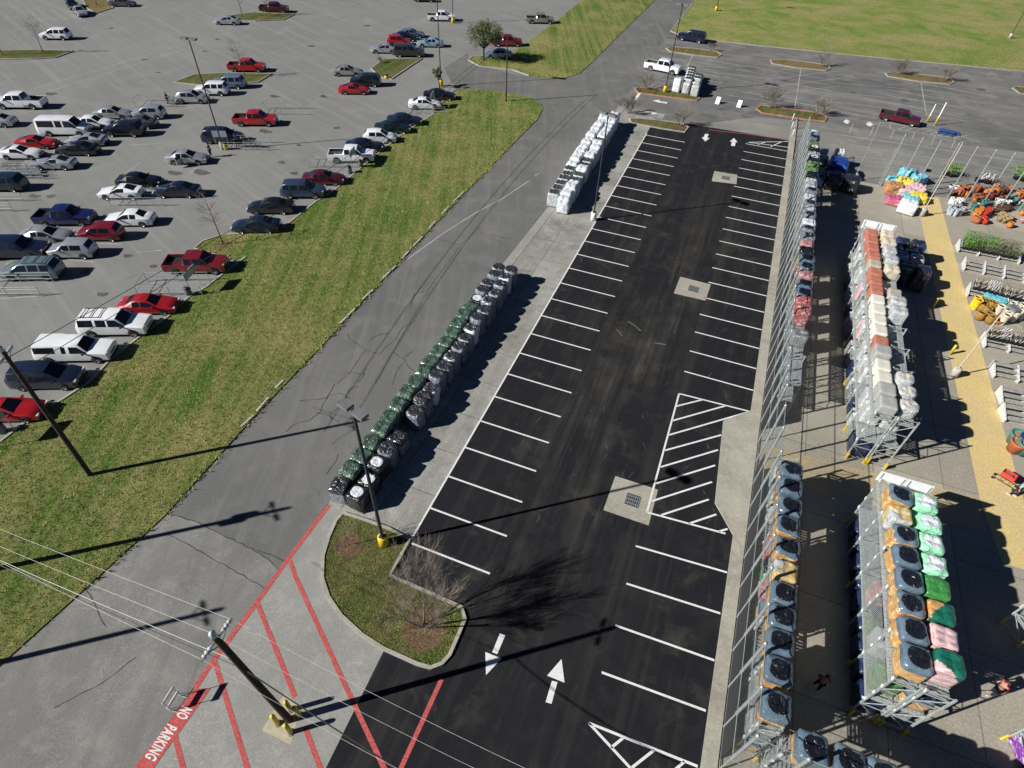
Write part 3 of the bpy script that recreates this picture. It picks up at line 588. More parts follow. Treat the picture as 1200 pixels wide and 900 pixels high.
def roof_rack(z, x0, x1, w_=.62):
    def f(t):
        g = MB()
        for sy in (-1, 1): g.beam((x0, sy*w_, z), (x1, sy*w_, z), .04, .04)
        for x in (x0-.2, (x0+x1)/2, x1+.2): g.beam((x, -w_, z+.03), (x, w_, z+.03), .05, .03)
        obj('roof_rack', g, TRIM, t)
    return f
def open_door(t):
    g = MB(); M = Matrix.Rotation(R(62), 3, 'Z'); c = Vector((-.35, -.9, 0))
    g.box(c + M @ Vector((-.42, -.03, .62)), (.9, .08, .62), rz=R(62)); g.cur = 1; g.box(c + M @ Vector((-.45, -.02, 1.10)), (.72, .04, .34), rz=R(62))
    obj('open_door', g, [PAINT['silver'], GLASS], t)
RT, LF = 25, 205
FACE = {'r': RT, 'l': LF}
V = [ # type, colour, photo point, facing, label, category
 ('sedan', 'silver', (93, 12), -30, 'silver sedan at the top by the dry tree island', 'car'), ('sedan', 'black', (84, 4), -30, 'black sedan behind the silver one by the top dry island', 'car'), ('sedan', 'grey', (143, 2), 'r', 'grey car at the top just past the dry island', 'car'),
 ('suv', 'white', (65, 40), 'l', 'lone white SUV near the grass island with two bare trees', 'SUV'), ('sedan', 'silver', (266, 23), 'l', 'lone silver sedan near the tip of a small grass island', 'car'),
 ('pickup', 'red', (289, 77), 'r', 'red pickup truck parked beyond the grass island with a bare tree', 'pickup truck'), ('suv', 'bluegrey', (268, 96), 'l', 'blue-grey SUV topmost of three cars by the lamp pole head', 'SUV'), ('suv', 'white', (248, 104), 'l', 'boxy white SUV between blue-grey SUV and silver hatchback', 'SUV'), ('hatch', 'silver', (225, 113), 'r', 'silver hatchback beside the boxy white SUV and a cart corral', 'car'),
 ('longpickup', 'white', (24, 119), 'l', 'white pickup truck with black open bed beside the empty lane', 'pickup truck'), ('sedan', 'silver', (132, 131), 'r', 'silver sedan at the head of the double row, beside a wagon', 'car'), ('wagon', 'silver', (174, 131), 'l', 'silver retro wagon nose to nose with the silver sedan', 'car'),
 ('sedan', 'white', (109, 142), 'r', 'white sedan tucked behind the white passenger van', 'car'), ('sedan', 'grey', (161, 142), 'l', 'dark grey sedan between silver wagon and black SUV', 'car'), ('van', 'white', (76, 150), 'r', 'long white passenger van with dark side windows', 'van'), ('suv', 'black', (145, 151), 'l', 'black SUV facing the white passenger van', 'SUV'),
 ('coupe', 'red', (43, 165), 'r', 'bright red sports coupe below the white passenger van', 'car'), ('coupe', 'silver', (101, 162), 'l', 'silver coupe between the black SUV and a dark sedan', 'car'), ('sedan', 'black', (90, 173), 'l', 'black sedan nose to nose with the white coupe', 'car'), ('coupe', 'white', (24, 177), 'r', 'white coupe with dark roof panel below the red coupe', 'car'), ('coupe', 'silver', (63, 189), 'l', 'silver two-door below the black sedan by the carts', 'car'),
 ('sedan', 'silver', (219, 183), 'r', 'silver sedan with its rear door standing open', 'car'), ('minivan', 'navy', (261, 159), 'r', 'dark navy minivan behind the lamp pole sign', 'minivan'), ('pickup', 'red', (299, 139), 'r', 'red pickup truck with open bed facing the corral lane', 'pickup truck'),
 ('sedan', 'black', (163, 210), 'r', 'black sedan topmost of three in the middle row', 'car'), ('coupe', 'white', (141, 223), 'l', 'white coupe with black windows above the cart corral', 'car'), ('sedan', 'navy', (207, 221), 'l', 'navy sedan parked nose to nose with the white coupe', 'car'), ('suv', 'green', (2, 214), 'l', 'dark green SUV cut off by the photo edge by the carts', 'SUV'),
 ('sedan', 'silver', (-6, 140), 'l', 'silver car barely in view behind the white pickup', 'car'), ('pickup', 'maroon', (321, 9), 'r', 'maroon pickup truck at the top behind a small tree island', 'pickup truck'), ('pickup', 'white', (517, 19), 'r', 'white pickup truck beside a yellow lamp pole base', 'pickup truck'), ('suv', 'black', (497, -3), 'r', 'black SUV cut off by the top edge of the photo', 'SUV'),
 ('sedan', 'bluegrey', (482, 38), 'r', 'blue-grey sedan topmost of the cluster by the lamp pole', 'car'), ('sedan', 'navy', (474, 42), 'r', 'navy sedan squeezed between blue-grey sedan and red wagon', 'car'), ('wagon', 'red', (467, 47), 'r', 'bright red wagon in the cluster by the lamp pole', 'car'), ('sedan', 'lightblue', (504, 49), 'l', 'light blue sedan beside the tall lamp pole', 'car'), ('sedan', 'silver', (450, 56), 'l', 'silver sedan tail to tail with the brown SUV', 'car'), ('bigsuv', 'brown', (479, 60), 'r', 'large dark brown SUV above the shrub island', 'SUV'),
 ('sedan', 'beige', (407, 82), 'r', 'beige sedan above the green SUV and red coupe', 'car'), ('suv', 'green', (428, 94), 'l', 'dark green SUV between the beige sedan and red coupe', 'SUV'), ('coupe', 'red', (415, 103), 'r', 'bright red coupe alone at the end of its row', 'car'),
 ('sedan', 'black', (515, 110), 'r', 'black sedan at the far end of the grass strip', 'car'), ('sedan', 'white', (498, 120), 'r', 'white sedan beside the black sedan at the grass strip end', 'car'), ('sedan', 'slate', (474, 139), 'r', 'dark slate-blue sedan third from the far end of the grass strip', 'car'), ('sedan', 'green', (460, 148), 'r', 'dark green sedan beside a white crossover on the grass strip', 'car'), ('hatch', 'white', (445, 159), 'r', 'white crossover between dark green and navy sedans', 'car'), ('sedan', 'navy', (427, 169), 'r', 'navy sedan between white crossover and white pickup', 'car'), ('pickup', 'white', (412, 181), 'r', 'white extended cab pickup beside a corral sign on the grass strip', 'pickup truck'),
 ('sedan', 'maroon', (379, 207), 'r', 'maroon sedan on the grass strip above the steel-blue SUV', 'car'), ('suv', 'steel', (355, 222), 'r', 'steel-blue SUV between maroon and black sedans', 'SUV'), ('sedan', 'black', (317, 240), 'l', 'black sedan beside the steel-blue SUV on the grass strip', 'car'), ('sedan', 'slate', (300, 262), 'l', 'dark slate sedan behind the bare tree peninsula', 'car'),
 ('pickup', 'darkred', (594, 48), 'r', 'dark red pickup half hidden by the leafy green tree', 'pickup truck'), ('sedan', 'bluegrey', (584, 62), 'l', 'blue-grey sedan in the shade beside the leafy green tree', 'car'), ('pickup', 'tan', (633, 22), 'r', 'tan pickup truck alone by the upper grass strip', 'pickup truck'),
 ('pickup', 'blue', (76, 253), 'r', 'dark blue crew cab pickup with black bed', 'pickup truck'), ('sedan', 'white', (152, 254), 'l', 'white sedan below the tubular cart corral', 'car'), ('sedan', 'silver', (54, 274), 'r', 'silver sedan between blue pickup and navy pickup', 'car'), ('wagon', 'darkred', (117, 271), 'l', 'dark red retro wagon between white sedan and silver wagon', 'car'), ('wagon', 'silver', (84, 291), 'l', 'boxy silver wagon between dark red wagon and green-grey minivan', 'car'), ('bigsuv', 'navy', (20, 291), 'r', 'large navy SUV cut off by the photo edge', 'SUV'), ('minivan', 'seafoam', (37, 315), 'l', 'green-grey minivan with roof rails above the lower corral', 'minivan'),
 ('pickup', 'darkred', (230, 308), 'r', 'dark red pickup behind the corral sign by the bare tree', 'pickup truck'), ('sedan', 'red', (174, 355), 'r', 'bright red sedan beside the corral, above the white SUV', 'car'), ('bigsuv', 'white', (135, 379), 'r', 'large white SUV with black roof rack', 'SUV'), ('camper', 'white', (89, 409), 'r', 'white pickup truck with a white camper shell', 'pickup truck'), ('minivan', 'slate', (54, 440), 'r', 'dark blue minivan behind the wooden utility pole', 'minivan'), ('coupe', 'red', (10, 478), 'r', 'bright red car cut off by the photo edge beside the utility pole', 'car'),
]
for typ, col, pt, face, lab, cat in V:
    ex = roof_rack(1.90, -.4, -2.2) if 'black roof rack' in lab else open_door if 'standing open' in lab else roof_rack(1.77, .2, -1.9) if 'roof rails' in lab else None
    nm = {'car': 'parked_car', 'SUV': 'parked_suv', 'van': 'passenger_van', 'minivan': 'minivan', 'pickup truck': 'pickup_truck'}[cat]
    car(typ, col, pt, FACE.get(face, face), lab, cat, nm, ex)
og = 'vehicles in the old car park beyond the bays'
car('longpickup', 'white', (777, 78), -8, 'white crew cab pickup beside the stacked white pallets', 'pickup truck', 'pickup_truck', None, og)
car('bigsuv', 'navy', (811, 43), 176, 'dark navy SUV at the edge of the green field', 'SUV', 'parked_suv', None, og)
car('pickup', 'maroon', (1055, 137), -10, 'maroon pickup truck beside two yellow bollards', 'pickup truck', 'pickup_truck', None, og)
# ------------------------------------------------------------------ lamp poles
def shoebox(g, c, rz, tilt=0):
    M = Matrix.Rotation(rz, 3, 'Z') @ Matrix.Rotation(tilt, 3, 'Y'); g.box(c, (.78, .46, .20), M=M)
def lamp_pole(name, pt, h, label, base='concrete', heads=2, ang=0.0, grp='parking lot lamp poles', r=.085, headm=None, big=1.0, world=None):
    p = world or P(*pt); t = thing(name, label, 'lamp pole', (p.x, p.y, 0), 0, grp)
    bm_ = {'yellow': YELLOW, 'concrete': CONCR, 'white': WHITE}[base]; hb = .95 if base != 'none' else .1
    g = MB(); g.lathe([(.01, 0), (.32, 0), (.31, hb-.04), (.28, hb), (.01, hb)], 16); obj('base', g, bm_, t)
    g = MB(); g.tube((0, 0, hb), (0, 0, h), r, r*.8, 8); g.box((0, 0, hb+.03), (.34, .34, .05)); obj('shaft', g, DARKSTEEL if headm is None else headm, t)
    for k in range(heads):
        a = ang + k*2*math.pi/heads; d = Vector((math.cos(a), math.sin(a), 0))
        g = MB(); g.beam(d*.05+Vector((0, 0, h-.12)), d*.30+Vector((0, 0, h-.10)), .07, .07); obj('arm', g, DARKSTEEL if headm is None else headm, t)
        g = MB(); M = Matrix.Rotation(a, 3, 'Z'); g.box(d*(.12+.42*big)+Vector((0, 0, h-.06)), (.80*big, .52*big, .22*big), M=M); g.cur = 1; g.box(d*(.12+.42*big)+Vector((0, 0, h-.06-.12*big)), (.66*big, .40*big, .03), M=M)
        obj('lamp_head', g, [GREYHEAD, HEADL], t)
    return t
GREYHEAD = mat('lamp_housing', (.20, .205, .205), .5, .3)
lamp_pole('lamp_pole', (450, 638), 12.5, 'dark lamp pole with a yellow base on the curved grass island', 'yellow', 2, R(-15), big=.9, r=.105)
lamp_pole('lamp_pole', (695, 258), 11.5, 'lamp pole with white base beside the row of white pallets', 'white', 2, R(-20))
lamp_pole('lamp_pole', (262, 175), 12.6, 'lamp pole with twin heads beside the dark navy minivan', 'concrete', 2, R(8))
lamp_pole('lamp_pole', (517, 101), 12.2, 'tall lamp pole with yellow base at the far end of the grass strip', 'yellow', 2, R(8))
lamp_pole('lamp_pole', (531, 27), 12.2, 'lamp pole with yellow base beside the white pickup truck', 'yellow', 2, R(8))
lamp_pole('lamp_pole', (779, 108), 12.2, 'lamp pole with yellow base on the orange-kerbed island by the stacked pallets', 'yellow', 2, R(-5))
lamp_pole('lamp_pole', (839, 13), 12.2, 'lamp pole with pale yellow base in the green field behind the navy SUV', 'yellow', 2, R(-5))
lamp_pole('lamp_pole', (1183, 45), 12.2, 'lamp pole with pale base far out in the green field', 'concrete', 2, R(-5))
POLEP = mat('beige_pole_paint', (.50, .45, .37), .6)
lamp_pole('garden_lamp_pole', (1116, 441), 7.6, 'beige yard lamp pole on a concrete block beside the yellow walkway', 'concrete', 1, R(-60), 'beige yard lamp poles', .06, POLEP)
lamp_pole('garden_lamp_pole', (1079, 253), 8.6, 'beige yard lamp pole with a square head behind the white display pallet', 'concrete', 1, R(80), 'beige yard lamp poles', .06, POLEP)
lamp_pole('garden_lamp_pole', (1000, 212), 7.2, 'thin lamp pole behind the blue tarped load', 'concrete', 1, R(80), 'beige yard lamp poles', .055, GALV)

# ------------------------------------------------------------------ utility poles and wires
def utility_pole(loc, h, label, ang, arms=True, cans=0, r=.185, lean=None):
    t = thing('utility_pole', label, 'utility pole', (loc.x, loc.y, 0), ang, 'wooden utility poles')
    g = MB(); g.tube((0, 0, -.02), (0, 0, h), r, r*.68, 12); obj('pole_shaft', g, POLEWOOD, t)
    if arms:
        for z, L in ((h-.28, .85),):
            g = MB(); g.beam((0, -L, z), (0, L, z), .06, .07); g.beam((0, -.6, z), (.02, 0, z-.5), .025, .04); g.beam((0, .6, z), (.02, 0, z-.5), .025, .04); obj('crossarm', g, GREYWOOD, t)
        for sy in (-1, 1):
            g = MB(); g.smooth = True
            for k, rr_ in enumerate((.05, .10, .06, .11, .06, .10, .04)): g.tube((0, sy*(.28+k*.075), h-.28), (0, sy*(.355+k*.075), h-.28), rr_, rr_*.9, 10)
            obj('insulator', g, INSUL, t)
        g = MB(); g.lathe([(.02, 0), (.15, .02), (.10, .16), (.14, .24), (.06, .36), (.005, .38)], 10, (0, 0, h)); obj('insulator', g, INSUL, t)
    for k in range(cans):
        g = MB(); g.lathe([(.01, 0), (.24, 0), (.26, .05), (.26, .75), (.2, .85), (.01, .88)], 14, (.38*(1 if k % 2 else -1), .25*(k//2)*2, h-2.0)); g.box((.2*(1 if k % 2 else -1), .25*(k//2)*2, h-1.5), (.2, .1, .1)); obj('transformer_can', g, GREYHEAD, t)
    if lean:
        zv = (lean-loc).normalized(); yv = Vector((-math.sin(ang), math.cos(ang), 0)); xv = yv.cross(zv).normalized(); yv = zv.cross(xv)
        t.rotation_mode = 'QUATERNION'; t.rotation_quaternion = Matrix((xv, yv, zv)).transposed().to_quaternion()
    return t
GREYWOOD = mat('weathered_wood', (.16, .14, .12), .9, 0, .25, 5); INSUL = mat('glazed_insulator', (.50, .55, .60), .15)
AANG = 91; BANG = 96; PA = P(339, 843.5); PB = P(106, 557); WANG = math.atan2(P(262, 735).y-P(244, 763).y, P(262, 735).x-P(244, 763).x)
utility_pole(PA, 10.75, 'dark wooden utility pole standing among four yellow bollards', R(AANG-90), True, lean=P(251.5, 746, 10.7))
utility_pole(PB, 10.8, 'brown wooden utility pole on the grass strip beside the dark blue minivan', R(30), True, r=.165, lean=P(4, 413, 10.7))
utility_pole(P(593, 119), 9.1, 'slim wooden utility pole at the tip of the grass strip', R(52), False, 0, .11)
PC = P(330, 597) - Vector((math.sin(SUN_AZ)*18.0, math.cos(SUN_AZ)*18.0, 0)); PD = P(250, 716) - Vector((math.sin(SUN_AZ)*18.0, math.cos(SUN_AZ)*18.0, 0))
utility_pole(PC, 11.0, 'utility pole outside the photo whose shadow with transformer cans crosses the road', R(52), True, 2)
utility_pole(PD, 11.0, 'utility pole outside the photo whose shadow crosses the worn road beside the red hatching', R(52), True)
def wire(name, a, b, sag, label, m, r=.014, n=18, grp='overhead wires'):
    pts = []
    for k in range(n+1):
        t = k/n; p = a.lerp(b, t); p.z -= sag*4*t*(1-t); pts.append(p)
    g = MB(); g.path(pts, r, 5); return tag(obj(name, g, m), label, 'wire', grp)
def toppt(p, h): return Vector((p.x, p.y, h))
dW = Vector((math.cos(R(AANG)), math.sin(R(AANG)), 0)); TA = P(251.5, 746, 10.7)
endR = Vector((14.5, -22, 9.0)); endL = toppt(PD, 10.9)
def ground_toward(px_, h): return P(px_[0], px_[1], h)
wl = [((0, 620), (262, 733), 11.0, 'upper'), ((0, 638), (250, 741), 11.05, 'middle'), ((0, 654), (243, 762), 10.9, 'lower')]
ends = [TA+dW*.8+Vector((0, 0, -.2)), TA+Vector((0, 0, .3)), TA-dW*.8+Vector((0, 0, -.2))]
far_l = [P(-60, 596, 10.6), P(-60, 615, 10.8), P(-60, 629, 10.6)]
for e, f_, nm in zip(ends, far_l, ('upper', 'middle', 'lower')):
    wire('overhead_wire', e, f_, .12, {'upper': 'pale wire to the outer insulator above the red paint', 'middle': 'pale wire to the top of the dark utility pole', 'lower': 'pale wire to the insulator facing the road'}[nm], CABLE, .007)
wire('overhead_cable', PA.lerp(TA, .76), P(-60, 630, 9.0), .2, 'thick pale cable clamped below the crossarm of the dark utility pole', CABLE, .014)
wire('overhead_cable', PA.lerp(TA, .68)+Vector((.1, 0, 0)), P(-60, 636, 8.6), .2, 'dark cable below the thick pale one on the dark utility pole', CABLED, .016)
for k, (q, nm) in enumerate((((700, 940), 'pale wire running from the pole top over the black asphalt, uppermost'), ((660, 950), 'pale wire over the black asphalt between two others'), ((560, 950), 'pale wire over the black asphalt, lowest of the three'))):
    wire('overhead_wire', ends[k], P(q[0], q[1], 9.6), .5, nm, CABLE, .005)
wire('overhead_cable', PA.lerp(TA, .68), P(545, 950, 6.5), .3, 'dark cable running down from the utility pole over the black asphalt', CABLED, .03)
WT = toppt(P(593, 119), 9.0)
for k, (z, s_, nm) in enumerate(((10.4, 1.6, 'upper wire strung across the store car park to the slim pole'), (9.3, 1.5, 'lower wire strung across the store car park to the slim pole'))):
    wire('overhead_cable', toppt(PB, z), WT + Vector((0, 0, -.6*k)), s_, nm, CABLED, .022, 30)
for k, (q, nm) in enumerate((((-20, 400), 'short wire from the insulator of the brown pole to the photo edge, upper'), ((-20, 452), 'short wire from the insulator of the brown pole to the photo edge, lower'))):
    wire('overhead_wire', toppt(PB, 10.7)+Vector((0, .5-k, 0)), P(q[0], q[1], 10), .1, nm, CABLED, .016)
# bollards round the dark pole and their pad
g = MB(); g.sheet(px((334, 812), (352, 828), (341, 873), (307, 856)), .018); struct('bollard_pad', g, mat('tan_pad', (.42, .37, .27), .9))
def bollard(pt, h, r, label, m=YELPOST, top=None, grp='yellow pipe bollards'):
    p = P(*pt) if not isinstance(pt, Vector) else pt; t = thing('bollard', label, 'bollard', (p.x, p.y, 0), 0, grp)
    g = MB(); g.lathe([(.01, 0), (r, 0), (r, h-.04)] + ([] if top else [(r*.8, h+.02), (r*.4, h+.06), (.005, h+.07)]), 14); obj('post', g, m, t)
    if top: g = MB(); g.lathe([(r, h-.04), (r*.5, h), (r*.5, top), (.005, top+.02)], 10); obj('marker_pole', g, WHITE, t)
    g = MB(); g.lathe([(r*1.6, 0), (r*1.6, .03), (r, .04)], 14); obj('foot_ring', g, GREY_GRAVEL, t)
bollard((341, 832), 1.25, .12, 'yellow bollard behind the dark utility pole, beside the red stripe end')
bollard((326, 848), 1.25, .12, 'yellow bollard at the outer corner of the tan pad by the road')
bollard((351, 838.5), 1.25, .12, 'yellow bollard right against the dark utility pole')
bollard((341, 858.5), 1.25, .12, 'yellow bollard at the front corner of the tan pad')
bollard((1086, 143), 1.0, .11, 'yellow bollard with white marker pole at the front of the maroon pickup', top=2.6)
bollard((1095, 147), 1.3, .13, 'taller yellow bollard with white marker pole beside the flat blue stack', top=3.3)
for i, q in enumerate(((928, 142), (927, 151.5), (928, 160.5))):
    bollard(q, 1.05, .07, ('white post with dark middle nearest the far end of the kerb', 'white post between two others at the end of the fence', 'white post closest to the black asphalt by the fence end')[i] if i else 'white post farthest out beyond the end of the fence', WHITE, None, 'white posts by the fence end')
# A-frame barricade with its back to us
t = thing('road_barricade', 'two-plank barricade with its back turned on the red NO PARKING paint', 'barricade', (-6.48, -12.55, .02), R(BANG))
for z, hh in ((1.22, .22), (.58, .22)):
    g = MB(); g.box((0, 0, z), (.85, .035, hh)); obj('plank', g, WHITE, t)
for x in (-.36, .36):
    g = MB(); g.tube((x, .03, 0), (x, .03, 1.36), .018); g.tube((x, -.3, .015), (x, .35, .015), .018); g.tube((x, .3, .02), (x, .03, .6), .012); obj('side_frame', g, GALV, t)

# ------------------------------------------------------------------ trees
BARK = mat('bare_bark', (.19, .155, .13), .9, 0, .25, 6); TWIG = mat('bare_twigs', (.20, .165, .135), .9, 0, .25, 4); DBARK = mat('dark_bark', (.05, .04, .032), .9, 0, .3, 6)
def bare_tree_meshes(seed, h, stems, spread, depth=5, trunk_h=.25, r0=.07, barkm=None, twigm=None, up=.35, n_child=(3, 4), fine=1.0):
    rnd = random.Random(seed); tr = MB(); cr_ = MB()
    def grow(p, d, L, r, lev):
        q = p + d*L; (tr if lev <= 1 else cr_).tube(p, q, r, r*.72, 6 if lev < 2 else 4 if lev < 4 else 3, False)
        if lev >= depth: return
        for k in range(rnd.randint(*n_child)):
            nd = (d + Vector((rnd.gauss(0, spread), rnd.gauss(0, spread), rnd.gauss(up*.4, .22)))).normalized()
            s_ = rnd.uniform(.35, 1.0); grow(p + d*L*s_, nd, L*rnd.uniform(.58, .86), max(.003, r*.56*fine), lev+1)
    for k in range(stems):
        a = k*2*math.pi/max(1, stems) + rnd.uniform(-.4, .4); tilt = 0 if stems == 1 else rnd.uniform(.25, .55)
        d = Vector((math.cos(a)*tilt, math.sin(a)*tilt, 1)).normalized()
        grow(Vector((math.cos(a)*.08*(stems > 1), math.sin(a)*.08*(stems > 1), -.02)), d, h*trunk_h*rnd.uniform(.9, 1.2), r0, 0)
    return tr.mesh('trunk', barkm or BARK), cr_.mesh('crown', twigm or TWIG)
def place_tree(meshes, pt, label, rz=0, s=1.0, name='bare_tree', grp='leafless trees', z=0):
    p = P(*pt); t = thing(name, label, 'tree', (p.x, p.y, z), rz, grp)
    for n_, me in zip(('trunk', 'crown'), meshes):
        o = link(n_, me, t); o.scale = (s, s, s)
    return t
big = bare_tree_meshes(3, 6.6, 5, .27, 5, .30, .05, n_child=(3, 5), up=.6, fine=.55)
place_tree(big, (497, 735), 'large leafless multi-stem tree on red mulch at the tip of the grass island', .4, 1.0, z=.07)
sap = bare_tree_meshes(8, 3.4, 1, .30, 4, .5, .035, up=.5)
place_tree(sap, (408, 640), 'small bare sapling on a mulch ring on the grass island', 0, .75, z=.07)
myrt = [bare_tree_meshes(20+k, 4.6, 4, .36, 5, .24, .05, n_child=(3, 4), up=.4) for k in range(3)]
for k, (pt, lab, s) in enumerate((((963, 78), 'bare tree at the end of the dry island beside the field', 1.0), ((1052, 87), 'bare tree at the near end of the long dry island', 1.0), ((1107, 95), 'bare tree at the far end of the long dry island', 1.0), ((902, 127), 'bare tree at the start of the orange-kerbed island', 1.1), ((958, 136), 'bare tree at the tip of the orange-kerbed island near the fence', 1.1),
      ((833, 60), 'small bare tree on the dry island beside the navy SUV', .6), ((757, 105), 'brownish bare tree on the island by the white crew cab pickup', .95), ((736, 133), 'brownish bare tree behind the row of white pallets', .95), ((797, 148), 'bare tree on the grass island at the top of the black car park', 1.0))):
    place_tree(myrt[k % 3], pt, lab, k*1.1, s)
def leader_tree(seed, h, rad, nb):
    "one straight trunk with rings of thin side branches"
    rnd = random.Random(seed); tr = MB(); cr_ = MB(); pts = [Vector((0, 0, -.02))]; lean = Vector((rnd.gauss(0, .03), rnd.gauss(0, .03), 0))
    for k in range(1, 9): pts.append(Vector((0, 0, h*k/8)) + lean*k + Vector((rnd.gauss(0, .02), rnd.gauss(0, .02), 0)))
    for k in range(8): tr.tube(pts[k], pts[k+1], h*.013*(1-k/9), h*.013*(1-(k+1)/9), 7, False)
    def side(p, d, L, r, lev):
        q = p+d*L*.5; q2 = q + (d+Vector((0, 0, .25))).normalized()*L*.5; cr_.tube(p, q, r, r*.75, 3, False); cr_.tube(q, q2, r*.75, r*.4, 3, False)
        if lev >= 3: return
        for k in range(rnd.randint(3, 5)):
            nd = (d + Vector((rnd.gauss(0, .5), rnd.gauss(0, .5), rnd.gauss(.12, .3)))).normalized(); b0 = p.lerp(q2, rnd.uniform(.25, 1)); side(b0, nd, L*rnd.uniform(.35, .6), max(.0035, r*.55), lev+1)
    for k in range(nb):
        u = .38+.60*rnd.random(); i = min(7, int(u*8)); p = pts[i].lerp(pts[i+1], u*8-i); a = rnd.uniform(0, 6.283)
        side(p, Vector((math.cos(a), math.sin(a), rnd.uniform(.1, .7))).normalized(), rad*(1.25-.75*abs(u-.62)*2)*rnd.uniform(.7, 1.1), .014, 1)
    return tr.mesh('trunk', DBARK), cr_.mesh('crown', TWIG)
oak = [leader_tree(40+k, 5.6, 1.15, 34) for k in range(2)]
for k, (pt, lab, s) in enumerate((((262, 287), 'single bare tree with dark trunk on the grass peninsula', .92), ((4, 65), 'bare tree at the photo edge on the small grass island', .95), ((51, 62), 'bare leaning tree on the small grass island by the white SUV', .95), ((284, 20), 'bare tree on the grass island beside a silver sedan', 1.0), ((288, 90), 'bare tree on the island in front of the bright red pickup', .9), ((316, 18), 'slim bare tree in front of the maroon pickup', .9), ((114, 7), 'thin bare tree on the dry island at the top', .8))):
    place_tree(oak[k % 2], pt, lab, k*1.7, s)
shrub = bare_tree_meshes(60, 2.6, 6, .45, 4, .2, .025, up=.2)
place_tree(shrub, (446, 74), 'leafless straggly shrub at the corner of the small grass island', 0, .9, 'bare_shrub', 'leafless trees')
# leafy trees: many small leaf faces in clumps round real limbs
LEAF = mat('oak_leaves', (.13, .145, .055), .8, 0, .45, 1.7); LEAFB = mat('dark_oak_leaves', (.045, .06, .022), .8, 0, .4, 1.7)
def leafy(seed, h, rad, n, m, nclump=34, flat=.8, clear=.38):
    "short trunk, limbs to clump centres, each clump many small leaf faces"
    rnd = random.Random(seed); tr = MB(); cr_ = MB(); cz = h*(clear+(1-clear)*.5); rz_ = h*(1-clear)*.5
    fork = Vector((0, 0, h*clear*.8)); tr.tube((0, 0, -.02), fork, h*.032, h*.022, 9, False); cl = []
    while len(cl) < nclump:
        v = Vector((rnd.uniform(-1, 1), rnd.uniform(-1, 1), rnd.uniform(-1, 1)))
        if .25 < v.length < 1: cl.append((Vector((v.x*rad*.82, v.y*rad*.82, cz+v.z*rz_*.82)), rnd.uniform(.22, .36)*rad))
    for c, r_ in cl:
        mid = fork.lerp(c, .5)+Vector((0, 0, .12*h*rnd.random()-.03*h)); tr.tube(fork, mid, h*.012, h*.007, 5, False); tr.tube(mid, c, h*.007, h*.003, 4, False)
    for k in range(n):
        c, r_ = rnd.choice(cl); d = Vector((rnd.gauss(0, 1), rnd.gauss(0, 1), rnd.gauss(0, 1))).normalized(); p = c + d*r_*rnd.random()**.45; s = rnd.uniform(.06, .13)*(h/6)**.6
        a = (d*.6+Vector((rnd.gauss(0, .6), rnd.gauss(0, .6), rnd.gauss(.3, .6)))).normalized(); b_ = a.orthogonal().normalized(); c_ = a.cross(b_); cr_.cur = 0 if rnd.random() < .62 else 1
        cr_.add([p-b_*s, p+c_*s*.6, p+b_*s, p-c_*s*.6], [(0, 1, 2, 3)], False)
    return tr.mesh('trunk', DBARK), cr_.mesh('crown', m)
lt = leafy(5, 6.4, 3.5, 9000, [LEAF, LEAFB], 46)
place_tree(lt, (567, 71), 'round leafy green tree on the island tip by the side street', .5, .95, 'leafy_tree', 'leafy trees')
ls_ = leafy(9, 3.0, .95, 1600, [LEAF, LEAFB], 12)
place_tree(ls_, (515, 103), 'small leafy sapling beside the tall lamp pole', .5, 1.15, 'leafy_tree', 'leafy trees')

# ------------------------------------------------------------------ cart corrals, signs, bins
def corral(pt, rz, label, L=5.6, W=2.2):
    p = P(*pt); t = thing('cart_corral', label, 'cart corral', (p.x, p.y, 0), R(rz), 'tubular cart corrals')
    for sy in (-1, 1):
        g = MB(); y = sy*W/2
        for z in (.35, .75): g.tube((-L/2, y, z), (L/2, y, z), .025)
        for x in (-L/2, 0, L/2): g.tube((x, y, 0), (x, y, 1.0), .03)
        g.tube((-L/2, y, 1.0), (L/2, y, 1.0), .025); obj('side_rail', g, GALV, t)
    g = MB(); g.tube((-L/2, -W/2, 1.0), (-L/2, W/2, 1.0), .025); g.tube((-L/2, -W/2, .5), (-L/2, W/2, .5), .025); obj('end_rail', g, GALV, t)
    return t
def wire_cart_parts():
    parts = []
    g = MB()
    for z in (.45, .6, .75, .9):
        e = (z-.45)*.12
        pts = [Vector((x*(.42+e), y*(.24+e), z)) for x, y in ((-1, -1), (1, -1), (1, 1), (-1, 1), (-1, -1))]; g.path(pts, .012, 4)
    for k in range(6):
        x = -.42+k*.168
        for y in (-.24, .24): g.tube((x, y, .45), (x*1.1, y*1.2, .9), .009, None, 3, False)
    g.box((0, 0, .45), (.82, .46, .012)); parts.append(('basket', g.mesh('basket', GALV)))
    g = MB(); g.tube((-.55, -.28, 1.02), (-.55, .28, 1.02), .02); parts.append(('handle', g.mesh('handle', TAILL)))
    g = MB()
    for y in (-.2, .2): g.tube((-.5, y, .14), (.45, y, .14), .016); g.tube((-.45, y, .14), (-.55, y*1.3, 1.02), .016); g.tube((.4, y, .14), (.2, y, .46), .014)
    g.tube((-.5, -.2, .14), (-.5, .2, .14), .014); parts.append(('frame', g.mesh('frame', GALV)))
    g = MB(); g.lathe([(.01, -.02), (.06, -.02), (.06, .02), (.01, .02)], 10); parts.append(('wheel', g.mesh('wheel', RUBBER)))
    return parts
CARTP = wire_cart_parts()
